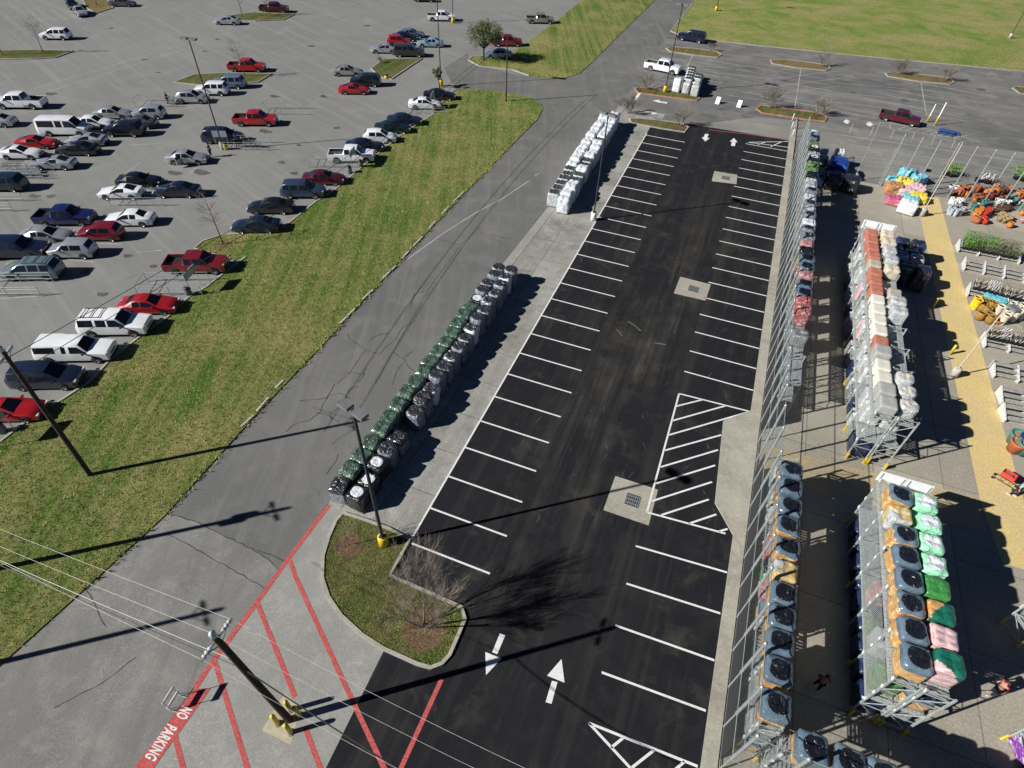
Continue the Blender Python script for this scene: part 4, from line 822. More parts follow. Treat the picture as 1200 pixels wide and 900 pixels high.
def cart(loc, rz, label, grp='shopping carts in the corrals', paintm=None):
    t = thing('shopping_cart', label, 'shopping cart', loc, rz, grp)
    for n_, me in CARTP[:3]: link(n_, me, t)
    for x in (-.45, .4):
        for y in (-.2, .2):
            w_ = link('wheel', CARTP[3][1], t, (x, y, .06)); w_.rotation_euler = (R(90), 0, 0)
    return t
def corral_sign(pt, label, rz=0, h=2.15):
    rz = rz-13 if rz < 60 else rz; p = P(*pt); t = thing('corral_sign', label, 'sign', (p.x, p.y, 0), R(rz), 'cart corral signs')
    for y in (-.75, .75):
        g = MB(); g.tube((0, y, 0), (0, y, h+.1), .03); obj('post', g, GALV, t)
    g = MB(); g.box((-.05, 0, h-.25), (.06, 1.75, .75)); obj('sign_board', g, mat('sign_back_grey', (.36, .42, .44), .5, .3), t)
def bin_(pt, label, m, r=.3, h=.95, grp='litter bins'):
    p = P(*pt); t = thing('litter_bin', label, 'litter bin', (p.x, p.y, 0), 0, grp)
    g = MB(); g.lathe([(.01, 0), (r*.9, 0), (r, .06), (r, h*.8), (r*.94, h*.82)], 16); obj('drum', g, m, t)
    g = MB(); g.lathe([(r*1.02, h*.82), (r*1.02, h*.88), (r*.6, h), (r*.35, h*1.02), (r*.33, h*.92), (.01, h*.9)], 16); obj('lid', g, TRIM, t)
BINM = mat('grey_bin', (.12, .13, .15), .6); BINB = mat('brown_bin', (.16, .10, .06), .7)
cor = [((205, 338), 'cart corral between dark red pickup and bright red sedan'), ((18, 339), 'cart corral below the green-grey minivan'), ((166, 236), 'cart corral between navy sedan and white sedan'), ((186, 122), 'cart corral beside the silver hatchback'), ((28, 205), 'cart corral filled with carts below the silver two-door'), ((392, 192), 'cart corral below the white extended cab pickup'), ((290, 172), 'cart corral beside the lamp pole with twin heads'), ((332, 131), 'small cart corral at the nose of the red pickup in the lane'), ((499, 130), 'cart corral beside the white sedan on the grass strip'), ((-10, 242), 'cart corral at the photo edge above the blue pickup')]
for pt, lab in cor: corral(pt, RT, lab)
rc = random.Random(7)
c0 = P(28, 205)
for k in range(7):
    d = Vector((math.cos(R(RT)), math.sin(R(RT)), 0)); nrm = Vector((-d.y, d.x, 0)); q = c0 + d*(-1.6+.55*k) + nrm*(.45 if k % 2 else -.45)
    cart((q.x, q.y, 0), R(RT), 'shopping cart nested in the crowded corral below the silver two-door')
c1 = P(206, 122)
for k in range(3):
    d = Vector((math.cos(R(RT)), math.sin(R(RT)), 0)); q = c1 + d*(-.6+.6*k); cart((q.x, q.y, 0), R(RT), 'shopping cart in the short line beside the silver hatchback', 'short line of carts')
c1 = P(298, 173); 
for k in range(3):
    d = Vector((math.cos(R(RT)), math.sin(R(RT)), 0)); q = c1 + d*(-.6+.6*k); cart((q.x, q.y, 0), R(RT), 'shopping cart in the corral beside the twin-headed lamp pole', 'carts by the lamp pole')
corral_sign((231, 340), 'grey corral sign board on two posts in front of the dark red pickup', RT)
corral_sign((416, 196), 'grey corral sign board in front of the white extended cab pickup', RT)
corral_sign((508, 127), 'grey corral sign board in front of the white sedan', RT)
corral_sign((10, 515), 'corral sign board beside the bright red car at the photo edge', RT)
corral_sign((262, 173), 'pale tilted sign board at the foot of the twin-headed lamp pole', RT+90, 2.0)
bin_((222, 346), 'grey litter bin under the corral sign by the dark red pickup', BINM); bin_((410, 203), 'grey litter bin near the maroon sedan', BINM); bin_((423, 196), 'brown litter bin by the white extended cab pickup', BINB); bin_((4, 506), 'dark litter bin at the photo edge by the red car', BINM)
bin_((509, 130), 'brown litter bin at the front of the white sedan', BINB)
bin_((265, 175), 'yellow drum at the foot of the lamp pole beside the navy minivan', YELPOST, .32, 1.0); bin_((453, 92), 'yellowish rounded drum on the small grass island', YELPOST, .3, .6)
g = MB()
for k, (x, y, z) in enumerate(((0, 0, .12), (.15, .3, .36), (.9, .9, .12))):
    for j in range(5): g.box((x, y-.5+j*.25, z+.06), (2.0, .14, .03))
    for j in (-.9, 0, .9): g.box((x+j, y, z), (.08, 1.15, .09))
q = P(1107, 157); o = tag(obj('pallet_stack', g, mat('blue_pallet_paint', (.025, .07, .22), .7), None, (q.x, q.y, 0), R(-8)), 'flat blue pallets dropped in a loose stack beside the bollards', 'pallet')
for pt, lab in (((841, 121), 'white sandwich board standing on the old asphalt, closer to the stacked pallets'), ((866, 125), 'white sandwich board standing on the old asphalt, closer to the orange-kerbed island')):
    p = P(*pt); t = thing('sandwich_board', lab, 'sign', (p.x, p.y, 0), R(80), 'white sandwich boards')
    for s in (-1, 1):
        g = MB(); M = Matrix.Rotation(R(24)*-s, 3, 'Y'); g.box((s*.24, 0, .47), (.05, .62, 1.0), M=M); obj('panel', g, WHITE, t)
    g = MB(); g.box((0, 0, .22), (.62, .05, .05)); obj('spreader_bar', g, GALV, t)

# ------------------------------------------------------------------ people
def skin_mesh(name, verts, edges, radii, m, root=0, sub=1):
    me = bpy.data.meshes.new(name); me.from_pydata([tuple(v) for v in verts], edges, []); o = bpy.data.objects.new(name+'_tmp', me); C.objects.link(o)
    md = o.modifiers.new('skin', 'SKIN'); md.use_smooth_shade = True
    for i, r in enumerate(radii): 
        sv = me.skin_vertices[0].data[i]; sv.radius = (r, r) if not isinstance(r, tuple) else r; sv.use_root = (i == root)
    ss = o.modifiers.new('sub', 'SUBSURF'); ss.levels = sub; ss.render_levels = sub
    bpy.context.view_layer.update(); dg = bpy.context.evaluated_depsgraph_get()
    out = bpy.data.meshes.new_from_object(o.evaluated_get(dg)); out.name = name; bpy.data.objects.remove(o); out.materials.clear(); out.materials.append(m)
    for p in out.polygons: p.use_smooth = True; p.material_index = 0
    return out
SKINM = mat('skin', (.40, .22, .15), .6); HAIR = mat('dark_hair', (.02, .014, .01), .7); DENIM = mat('dark_trousers', (.012, .016, .035), .9); SHOE = mat('pale_shoes', (.55, .55, .55), .7)
def person(loc, rz, label, shirt, trousers, arms='push', stride=.16, hairm=HAIR, vest=None):
    t = thing('person', label, 'person', loc, rz, 'people')
    J = {'pelvis': (0, 0, .95), 'waist': (0, 0, 1.08), 'chest': (.02, 0, 1.30), 'neck': (.02, 0, 1.47), 'head0': (.03, 0, 1.56), 'head1': (.035, 0, 1.66), 'head2': (.03, 0, 1.73)}
    rad = {'pelvis': (.16, .115), 'waist': (.14, .10), 'chest': (.17, .11), 'neck': .055, 'head0': .075, 'head1': .098, 'head2': .07}
    E_ = [('pelvis', 'waist'), ('waist', 'chest'), ('chest', 'neck'), ('neck', 'head0'), ('head0', 'head1'), ('head1', 'head2')]
    for s, n_ in ((1, 'l'), (-1, 'r')):
        sx = stride*s
        J['hip'+n_] = (0, .10*s, .90); J['knee'+n_] = (sx*.6+.03, .11*s, .50); J['ankle'+n_] = (sx, .11*s, .09); J['toe'+n_] = (sx+.17, .12*s, .035)
        rad['hip'+n_] = .095; rad['knee'+n_] = .062; rad['ankle'+n_] = .045; rad['toe'+n_] = .035
        J['sh'+n_] = (.01, .20*s, 1.40); rad['sh'+n_] = .062
        if arms == 'push': J['el'+n_] = (.12, .27*s, 1.14); J['wr'+n_] = (.36, .22*s, 1.05)
        else: J['el'+n_] = (-.03+sx*.3, .26*s, 1.12); J['wr'+n_] = (.06-sx*.6, .28*s, .90)
        rad['el'+n_] = .043; rad['wr'+n_] = .029
        w_ = Vector(J['wr'+n_]); d = (w_-Vector(J['el'+n_])).normalized(); J['palm'+n_] = tuple(w_+d*.08); rad['palm'+n_] = (.038, .020)
        E_ += [('pelvis', 'hip'+n_), ('hip'+n_, 'knee'+n_), ('knee'+n_, 'ankle'+n_), ('ankle'+n_, 'toe'+n_), ('chest', 'sh'+n_), ('sh'+n_, 'el'+n_), ('el'+n_, 'wr'+n_), ('wr'+n_, 'palm'+n_)]
    keys = list(J); ix = {k: i for i, k in enumerate(keys)}
    body = skin_mesh('body', [J[k] for k in keys], [(ix[a], ix[b]) for a, b in E_], [rad[k] for k in keys], SKINM, ix['pelvis'], 2)
    bm = bmesh.new(); bm.from_mesh(body)
    tmp = MB(); tmp.smooth = True
    for n_, s in (('l', 1), ('r', -1)):
        w_ = Vector(J['palm'+n_]); d = (w_-Vector(J['wr'+n_])).normalized(); side = d.cross(Vector((0, 0, 1))).normalized() if abs(d.z) < .9 else Vector((1, 0, 0)); dn = d.cross(side)
        for k in range(4):
            a = w_ - d*.01 + side*(-.027+k*.018); L = (.065, .078, .073, .055)[k]; b_ = a + d*L*.5 + dn*.008*s; e = b_ + d*L*.35 - Vector((0, 0, .028)); tmp.tube(a, b_, .0095, .009, 6); tmp.tube(b_, e, .009, .007, 6)
        a = w_ - d*.05 + side*(.03 if s > 0 else -.03); b_ = a + d*.03 + side*(.03 if s > 0 else -.03); tmp.tube(a, b_, .012, .010, 6); tmp.tube(b_, b_+d*.03-Vector((0, 0, .01)), .010, .008, 6)
    h = Vector(J['head1']); tmp.tube(h+Vector((.085, 0, -.01)), h+Vector((.118, 0, -.035)), .012, .016, 6)
    for s in (-1, 1): tmp.lathe([(.004, -.03), (.018, -.02), (.02, .01), (.004, .03)], 6, h+Vector((0, .098*s, 0)))
    me2 = tmp.mesh('x', SKINM); bm.from_mesh(me2); bm.to_mesh(body); bm.free()
    link('body', body, t)
    def clothes(nm, ks, es, grow_, m):
        kk = list(ks); ii = {k: i for i, k in enumerate(kk)}; rr = []
        for k in kk:
            r = rad[k] if k in rad else .05; rr.append(tuple(x+grow_ for x in r) if isinstance(r, tuple) else r+grow_)
        link(nm, skin_mesh(nm, [J[k] for k in kk], [(ii[a], ii[b]) for a, b in es], rr, m, 0, 2), t)
    clothes('shirt', ['waist', 'chest', 'shl', 'shr', 'ell', 'elr'], [('waist', 'chest'), ('chest', 'shl'), ('chest', 'shr'), ('shl', 'ell'), ('shr', 'elr')], .022, shirt)
    clothes('trousers', ['pelvis', 'hipl', 'hipr', 'kneel', 'kneer', 'anklel', 'ankler'], [('pelvis', 'hipl'), ('pelvis', 'hipr'), ('hipl', 'kneel'), ('hipr', 'kneer'), ('kneel', 'anklel'), ('kneer', 'ankler')], .018, trousers)
    g = MB(); h = Vector(J['head1']); g.smooth = True
    g.lathe([(.098, -.03), (.108, .02), (.10, .06), (.07, .095), (.03, .112), (.003, .115)], 12, h+Vector((-.015, 0, 0))); obj('hair', g, hairm, t)
    for n_ in 'lr':
        a = Vector(J['ankle'+n_]); b_ = Vector(J['toe'+n_]); g = MB(); g.smooth = True; g.tube((a.x-.06, a.y, .04), (b_.x+.03, b_.y, .032), .05, .04, 8); obj('shoe', g, SHOE, t)
    if vest:
        clothes('safety_vest', ['waist', 'chest'], [('waist', 'chest')], .04, vest)
    return t
TURQ = mat('turquoise_shirt', (.10, .62, .52), .8); VEST = mat('orange_vest', (.85, .16, .02), .6); REDS = mat('red_shirt', (.32, .02, .02), .8); GREYS = mat('brown_jacket', (.09, .06, .05), .9); BLK = mat('black_jacket', (.012, .012, .014), .9)
def gl(pt): p = P(*pt); return (p.x, p.y, .014)
person(gl((1186, 581)), R(150), 'person in a turquoise top and dark trousers walking on the yellow paint', TURQ, DENIM, 'walk')
person(gl((1160, 813)), R(200), 'person in a bright orange vest standing by the mesh rack', REDS, DENIM, 'walk', .08, HAIR, VEST)
person(gl((955, 806)), R(80), 'person in a dark red top in the shaded aisle behind the fence', REDS, BLK, 'push', .12)
person(gl((248, 184)), R(200), 'person in a brown jacket at the front of the silver sedan with the open door', GREYS, DENIM, 'walk', .05)
person(gl((279, 173)), R(200), 'person in black beside the carts at the lamp pole', BLK, DENIM, 'push', .1)
person(gl((198, 123)), R(20), 'person in black pushing a cart beside the silver hatchback', BLK, DENIM, 'push', .1)
# red flat-bed cart pushed on the yellow walkway
q = P(1176, 566); t = thing('red_cart', 'red garden cart with a basket standing on the yellow walkway', 'cart', (q.x, q.y, .014), R(150))
REDC = mat('red_cart_plastic', (.55, .05, .045), .45)
g = MB(); g.box((.1, 0, .62), (.8, .5, .04))
for y in (-.25, .25): g.box((.1, y, .8), (.84, .04, .34))
for x in (-.3, .5): g.box((x, 0, .8), (.04, .46, .34))
obj('basket', g, REDC, t)
g = MB()
for y in (-.24, .24): g.tube((-.7, y, .18), (.75, y, .18), .02); g.tube((.3, y, .18), (.3, y, .62), .02); g.tube((-.2, y, .18), (-.2, y, .62), .02); g.tube((-.7, y, .18), (-.85, y, 1.0), .02)
g.tube((-.85, -.24, 1.0), (-.85, .24, 1.0), .02); g.tube((.75, -.24, .18), (.75, .24, .18), .02); obj('frame', g, TRIM, t)
for x in (-.65, .7):
    for y in (-.24, .24):
        g = MB(); g.tube((x, y-.02, .09), (x, y+.02, .09), .09, .09, 12); obj('wheel', g, RUBBER, t)
g = MB(); g.box((.15, 0, .76), (.5, .36, .22)); tag(obj('carton', g, mat('brown_carton', (.22, .12, .06), .8), None, (q.x, q.y, .014), R(150)), 'brown carton lying inside the red garden cart', 'carton')
# ------------------------------------------------------------------ pallets of goods
def film(name, col, rough=.28, alpha=1.0, crink=.55, var=.25, vs=2.2):
    m, nt, b = nodes_of(name); b.inputs['Roughness'].default_value = rough; b.inputs['Coat Weight'].default_value = .5; b.inputs['Coat Roughness'].default_value = .12
    pos = position(nt)
    nt.links.new(mixrgb(nt, nz(nt, pos, vs, 5, .65, .3, .7), tuple(c*(1-var) for c in col), tuple(min(1, c*(1+var)) for c in col)), b.inputs['Base Color'])
    v = nt.nodes.new('ShaderNodeTexVoronoi'); v.feature = 'DISTANCE_TO_EDGE'; v.inputs['Scale'].default_value = 6
    nn = nt.nodes.new('ShaderNodeTexNoise'); nn.inputs['Scale'].default_value = 2.5; nn.inputs['Detail'].default_value = 4
    md = nt.nodes.new('ShaderNodeMix'); md.data_type = 'VECTOR'; md.inputs[0].default_value = .35
    nt.links.new(pos, nn.inputs['Vector']); nt.links.new(pos, md.inputs[4]); nt.links.new(nn.outputs['Color'], md.inputs[5]); nt.links.new(md.outputs[1], v.inputs['Vector'])
    bump(nt, b, v.outputs['Distance'], crink, .12)
    MATS[name] = m; return m
def bagmat(name, cols, rough=.5, rows=9.0, label=(.75, .72, .65)):
    "printed plastic bags: layered bands with blotches of print"
    m, nt, b = nodes_of(name); b.inputs['Roughness'].default_value = rough; b.inputs['Coat Weight'].default_value = .35
    pos = position(nt)
    c = mixrgb(nt, nz(nt, pos, 1.7, 3, .5, .42, .58), cols[0], cols[1])
    c = mixrgb(nt, nz(nt, position(nt, (1, 1, 3)), 3.4, 2, .5, .56, .62), c, cols[2] if len(cols) > 2 else label)
    w_ = nt.nodes.new('ShaderNodeTexWave'); w_.wave_type = 'BANDS'; w_.bands_direction = 'Z'; w_.inputs['Scale'].default_value = rows/6.28*2; w_.inputs['Distortion'].default_value = 1.2; w_.inputs['Detail'].default_value = 2
    nt.links.new(pos, w_.inputs['Vector']); 
    r = nt.nodes.new('ShaderNodeMapRange'); r.inputs['From Min'].default_value = .0; r.inputs['From Max'].default_value = .35; r.inputs['To Min'].default_value = .45; nt.links.new(w_.outputs['Fac'], r.inputs['Value'])
    mm = nt.nodes.new('ShaderNodeMix'); mm.data_type = 'RGBA'; nt.links.new(r.outputs[0], mm.inputs[0]); mm.inputs[6].default_value = tuple(x*.45 for x in cols[0])+(1,); nt.links.new(c, mm.inputs[7])
    nt.links.new(mm.outputs[2], b.inputs['Base Color']); bump(nt, b, nz(nt, pos, 9, 3, .6, .2, .8), .5, .03)
    MATS[name] = m; return m
BLACKF = film('black_film', (.018, .019, .022), .22, crink=.8); GREENF = film('dark_green_film', (.066, .11, .082), .3, crink=.9, var=.45); WHITEF = film('white_film', (.66, .69, .73), .35, crink=.5, var=.1); GREYF = film('smoky_film', (.20, .22, .26), .22, crink=.7, var=.35)
BLUEF = film('blue_grey_hood', (.115, .165, .215), .18, crink=.35, var=.22); CLEARF = film('milky_film', (.44, .46, .46), .25, crink=.6, var=.25); MINTF = film('mint_film', (.30, .66, .44), .3, crink=.6, var=.2); TEALF = film('teal_net_film', (.012, .12, .08), .28, crink=.5); LGREENF = film('bright_green_film', (.05, .24, .06), .3, crink=.6); NAVYF = film('navy_film', (.016, .026, .075), .3, crink=.5)
TANB = bagmat('tan_bags', ((.58, .33, .10), (.52, .28, .10), (.70, .60, .42))); YELB = bagmat('yellow_bags', ((.62, .40, .09), (.55, .45, .25), (.66, .58, .42))); REDB = bagmat('red_bags', ((.40, .07, .07), (.33, .13, .12), (.60, .50, .48))); PINKB = bagmat('pink_bags', ((.42, .16, .17), (.48, .25, .25), (.62, .5, .5))); PINKT = bagmat('pale_pink_bags', ((.62, .42, .43), (.58, .36, .38), (.68, .55, .55)))
GREENB = bagmat('green_bags', ((.06, .17, .05), (.10, .22, .07), (.30, .38, .20))); WHITEB = bagmat('white_bags', ((.62, .63, .62), (.5, .52, .53), (.40, .45, .50))); GREYB = bagmat('grey_bags', ((.20, .22, .23), (.26, .28, .28), (.4, .42, .42))); OLIVEB = bagmat('olive_bags', ((.14, .17, .06), (.17, .20, .08), (.35, .33, .2))); ORGB = bagmat('orange_bags', ((.62, .25, .06), (.55, .30, .12), (.70, .55, .35))); NAVYB = bagmat('navy_bags', ((.02, .03, .08), (.025, .04, .10), (.06, .07, .12))); PURPB = bagmat('purple_bags', ((.16, .03, .26), (.22, .05, .32), (.7, .65, .72))); CYANB = bagmat('cyan_bags', ((.12, .45, .58), (.16, .52, .62), (.30, .60, .62))); HOTB = bagmat('rose_bags', ((.50, .10, .18), (.42, .09, .16), (.55, .25, .3))); ORBR = bagmat('orange_brown_bags', ((.40, .17, .06), (.46, .22, .09), (.58, .38, .2))); LEMB = bagmat('lemon_bags', ((.75, .56, .02), (.68, .52, .05), (.75, .65, .3)))
PAVRED = mat('red_pavers', (.42, .15, .10), .9, 0, .15, 3, .4, 12); PAVWHITE = mat('white_pavers', (.62, .59, .52), .9, 0, .08, 3, .3, 12); PAVGREY = mat('grey_pavers', (.33, .335, .32), .9, 0, .1, 3, .3, 12); STONE = mat('beige_stone', (.50, .44, .35), .9, 0, .15, 3, .5, 10); TANST = mat('tan_pavers', (.40, .36, .29), .9, 0, .15, 3, .4, 12); CAPM = film('black_top_sheet', (.013, .014, .018), .14, crink=1.0); CAPG = film('crumpled_dark_sheet', (.035, .037, .042), .2, crink=1.2, var=.4)

def box_shell(w_, d, h, seed, nx, ny, layers, bulge=.035, top_b=.05, rnd_=8, n=12, lump=.02, infl=0.0, keep=None, dome=.0, disc=None):
    "a soft box: bag layers bulge on the sides, bag tops bulge on top; keep(u, v, wz) selects faces"
    vs = []; fs = []; key = {}
    def disp(a, b, c):
        m = max(abs(a), abs(b)); s = (abs(a)**rnd_+abs(b)**rnd_)**(1/rnd_); k = m/s if s > 0 else 1
        x, y = a*k, b*k; z = c
        if c > 0:
            mm = max(m, c); s2 = (m**13+c**13)**(1/13); k2 = mm/s2; x *= k2; y *= k2; z *= k2
        p = Vector((x*w_/2, y*d/2, (z+1)/2*h))
        edge = max(abs(a), abs(b))
        bs = abs(math.sin(math.pi*(c+1)/2*layers))**.6*bulge - bulge*.5
        if edge > .99:
            col = abs(math.sin(math.pi*(b if abs(a) > .99 else a)*(ny if abs(a) > .99 else nx)/2+ (0 if (ny if abs(a) > .99 else nx) % 2 == 0 else math.pi/2)))
            o = bs*(.6+.4*col); nv = Vector((x, y, 0)).normalized(); p += nv*o
        if c > .99:
            f = (abs(math.cos(math.pi*a*nx/2 + (math.pi/2 if nx % 2 == 0 else 0)))*abs(math.cos(math.pi*b*ny/2 + (math.pi/2 if ny % 2 == 0 else 0))))**.5
            p.z += top_b*(f-.5) + dome*(1-a*a)*(1-b*b)
        q = Vector((a*1.7+seed*3.1, b*1.7-seed*1.7, c*1.5+seed)); nn = noise.noise_vector(q)*lump*2
        if c < -.9: nn *= .2
        p += nn
        if infl: p += Vector((x, y, max(0, z))).normalized()*infl
        return p
    if disc:
        nr, nt_ = 7, 30; rr = (lambda th: disc*(1+.03*math.sin(2*th+seed)+.018*math.sin(5*th+seed*2)))
        vs.append(disp(0, 0, 1))
        for k in range(1, nr+1):
            for t in range(nt_):
                th = 2*math.pi*t/nt_; q_ = rr(th)*k/nr; ca, sa = math.cos(th), math.sin(th); nrm = (abs(ca)**3.2+abs(sa)**3.2)**(1/3.2); p = disp(q_*ca/nrm, q_*sa/nrm, 1)
                p.z += noise.noise(Vector((p.x*5, p.y*5, seed)))*.035 - (.02 if k == nr else 0); vs.append(p)
        for t in range(nt_): fs.append((0, 1+t, 1+(t+1) % nt_))
        for k in range(nr-1):
            for t in range(nt_): fs.append((1+k*nt_+t, 1+(k+1)*nt_+t, 1+(k+1)*nt_+(t+1) % nt_, 1+k*nt_+(t+1) % nt_))
        return vs, fs
    def vid(a, b, c):
        kk = (round(a, 4), round(b, 4), round(c, 4))
        if kk not in key: key[kk] = len(vs); vs.append(disp(a, b, c))
        return key[kk]
    L = [-1+2*i/n for i in range(n+1)]
    for i in range(n):
        for j in range(n):
            a0, a1, b0, b1 = L[i], L[i+1], L[j], L[j+1]; am, bm_ = (a0+a1)/2, (b0+b1)/2
            for face, q, cen in (('top', ((a0, b0, 1), (a1, b0, 1), (a1, b1, 1), (a0, b1, 1)), (am, bm_, 1)), ('x+', ((1, a0, b0), (1, a1, b0), (1, a1, b1), (1, a0, b1)), (1, am, bm_)), ('x-', ((-1, a1, b0), (-1, a0, b0), (-1, a0, b1), (-1, a1, b1)), (-1, am, bm_)),
                                 ('y+', ((a1, 1, b0), (a0, 1, b0), (a0, 1, b1), (a1, 1, b1)), (am, 1, bm_)), ('y-', ((a0, -1, b0), (a1, -1, b0), (a1, -1, b1), (a0, -1, b1)), (am, -1, bm_))):
                if keep is None or keep(*cen): fs.append(tuple(vid(*v) for v in q))
    return vs, fs
def shell_mesh(name, m, **kw):
    vs, fs = box_shell(**kw); g = MB(); g.smooth = True; g.add(vs, fs); return g.mesh(name, m)
g = MB()
for k in range(7): g.box((0, -.5+k/6, .125), (1.18, .095, .022))
for x in (-.54, 0, .54): g.box((x, 0, .065), (.09, 1.08, .095))
for k in range(3): g.box((0, -.48+k*.48, .011), (1.18, .10, .02))
PAL = g.mesh('wooden_pallet', WOOD)
KINDS = {}
def kind(name, w_=1.16, d=1.12, h=1.2, nx=2, ny=2, layers=7, load=GREYB, parts=(), **kw):
    KINDS[name] = (dict(w_=w_, d=d, h=h, nx=nx, ny=ny, layers=layers, **kw), load, parts)
ell = lambda r: (lambda seed: (lambda a, b, c: c > .99 and (a*a*(1+.25*math.sin(seed*2.1)) + b*b*(1+.25*math.cos(seed*1.3)))**.5 < r + .10*math.sin(3*math.atan2(b, a)+seed)))
sq = lambda r: (lambda seed: (lambda a, b, c: c > .99 and max(abs(a), abs(b)) < r))
hood = lambda z: (lambda seed: (lambda a, b, c: c > z + .15*math.sin(2.3*a+seed)*math.cos(1.9*b)))
hood_hole = lambda z, r: (lambda seed: (lambda a, b, c: (c > z + .12*math.sin(2.3*a+seed)) and not (c > .99 and (a*a+b*b)**.5 < r)))
part_ = lambda z: (lambda seed: (lambda a, b, c: (a*math.cos(seed)+b*math.sin(seed)+.3*c) > z))
kind('hood', load=TANB, parts=(('blue_film_hood', BLUEF, hood(.35), .018), ('black_top_sheet', CAPM, .74, .05)), h=1.12, w_=1.2, d=1.2)
kind('hood_tan', load=TANB, parts=(('blue_film_hood', BLUEF, hood(.78), .018), ('black_top_sheet', CAPM, .70, .05)), h=1.08, w_=1.2, d=1.2, lump=.03)
kind('hood_deep', load=TANB, parts=(('blue_film_hood', BLUEF, hood(-.2), .018), ('black_top_sheet', CAPM, .70, .05)), h=1.15, w_=1.2, d=1.2)
kind('yellow_open', load=YELB, parts=(('clear_film_top', CLEARF, part_(.7), .014),), h=1.0, lump=.035)
kind('pinkbag', load=PINKB, layers=8, nx=2, ny=3, h=1.2); kind('redbag', load=REDB, layers=9, nx=2, ny=3, h=1.35, lump=.03)
kind('greycap', load=GREYB, parts=(('smoky_film', GREYF, hood(-.6), .018), ('black_top_sheet', CAPM, .72, .03))); kind('whitecap', load=GREYB, parts=(('smoky_film', GREYF, hood(-1.1), .016), ('white_top_sheet', WHITEF, .78, .03)))
kind('blackwhite', load=BLACKF, parts=(('white_top_sheet', WHITEF, .66, .03),), h=1.42, layers=5, top_b=.02); kind('whitewrap', load=WHITEB, parts=(('white_film', WHITEF, hood(-1.1), .014),)); kind('greenbag', load=GREENB, h=1.2, nx=2, ny=3); kind('olivebag', load=OLIVEB, h=.9, nx=2, ny=3); kind('whitebag', load=WHITEB, nx=3, ny=2, h=1.1, top_b=.08); kind('clear', load=GREYB, parts=(('milky_film', CLEARF, part_(-.2), .016),), h=1.2); kind('greyplain', load=GREYB, h=1.0); kind('blackcap', load=GREENB, parts=(('black_top_sheet', CAPM, hood(.4), .02),))
kind('greenwrap', load=GREENF, h=1.52, layers=6, d=1.24, w_=1.26, nx=2, ny=1, lump=.04, top_b=.06); kind('blackwrap', load=GREYF, parts=(('black_top_sheet', CAPG, hood(.55), .02),), h=1.42, layers=6, lump=.03); kind('smoky', load=GREYF, parts=(('black_top_sheet', CAPG, .92, .03),), h=1.5, layers=7, lump=.025, rnd_=4); kind('smokywhite', load=GREYF, parts=(('white_film_flap', WHITEF, part_(.55), .02), ('black_top_sheet', CAPG, .85, .035)), h=1.5, layers=7, lump=.03, rnd_=4); kind('low_black', load=BLACKF, h=.5, layers=3)
kind('whitestack', load=WHITEF, w_=1.32, d=1.30, h=1.70, layers=6, lump=.05, dome=.06, rnd_=6); kind('whitedark', load=CLEARF, w_=1.28, d=1.26, parts=(('dark_top_layer', mat('dark_bag_top', (.05, .06, .065), .5, 0, .5, 7), sq(.9), .02),), h=1.45, layers=8, nx=3, ny=2, top_b=.09); kind('whiteflat', load=WHITEF, h=1.95, layers=9, lump=.012, rnd_=9, top_b=.0)
kind('mint', load=MINTF, parts=(('white_top_sheet', WHITEF, .72, .02),), h=1.05, layers=8, nx=1, ny=2, lump=.035); kind('bright_green', load=LGREENF, h=1.05, layers=7, nx=2, ny=3); kind('green_orange', load=ORGB, parts=(('green_film', TEALF, part_(.0), .02),), h=1.05); kind('pink_quilt', load=PINKT, h=1.15, layers=8, nx=2, ny=3, top_b=.07); kind('teal_pink', load=PINKT, parts=(('green_film', TEALF, part_(-.45), .02),), h=1.3, layers=9, nx=2, ny=3)
for nm, mm in (('red', PAVRED), ('white', PAVWHITE), ('grey', PAVGREY), ('tan', TANST)): kind('pave_'+nm, load=mm, h=.72 if nm != 'grey' else .95, w_=1.0 if nm != 'grey' else 1.12, d=1.2, nx=2, ny=2, layers=6, bulge=.008, top_b=.006, rnd_=14, lump=.004)
kind('stone', load=STONE, parts=(('milky_film', CLEARF, hood(-.9), .012),) , h=.9, layers=6, lump=.02, w_=1.05); kind('stone_open', load=STONE, h=.85, layers=6, lump=.02, bulge=.015, rnd_=8); kind('ringwrap', load=CLEARF, parts=(('beige_top', STONE, .5, .02),), h=.85, layers=5, lump=.03, rnd_=3); kind('clearpave', load=PAVGREY, parts=(('milky_film', CLEARF, hood(-1.1), .012),), h=1.1, layers=6, bulge=.01, lump=.01, rnd_=9); kind('clearpink', load=PINKT, parts=(('milky_film', CLEARF, part_(-.2), .014),), h=1.1, layers=7)
BLACKB = film('black_bag_film', (.020, .022, .030), .18, crink=1.1, var=.5)
kind('navywrap', load=NAVYF, h=1.2, layers=7, lump=.03); kind('bigblack', load=BLACKB, rnd_=12, parts=(('blue_film_flap', film('blue_film', (.02, .04, .12), .2), part_(.8), .02),), h=2.2, layers=10, lump=.015, bulge=.05, w_=1.28, d=1.28); kind('biggrey', load=CLEARF, parts=(('black_top_sheet', CAPM, .7, .03),), h=2.2, layers=11, lump=.015, bulge=.045, rnd_=5, w_=1.28, d=1.28); kind('tarp', load=film('blue_tarp', (.015, .05, .28), .35, crink=.4), h=2.2, layers=2, w_=2.2, d=3.0, lump=.08, bulge=.02, nx=1, ny=1, dome=.15); kind('dark_tarp', load=BLACKF, h=1.6, layers=3, w_=1.9, d=1.9, lump=.08, nx=1, ny=1, dome=.1)
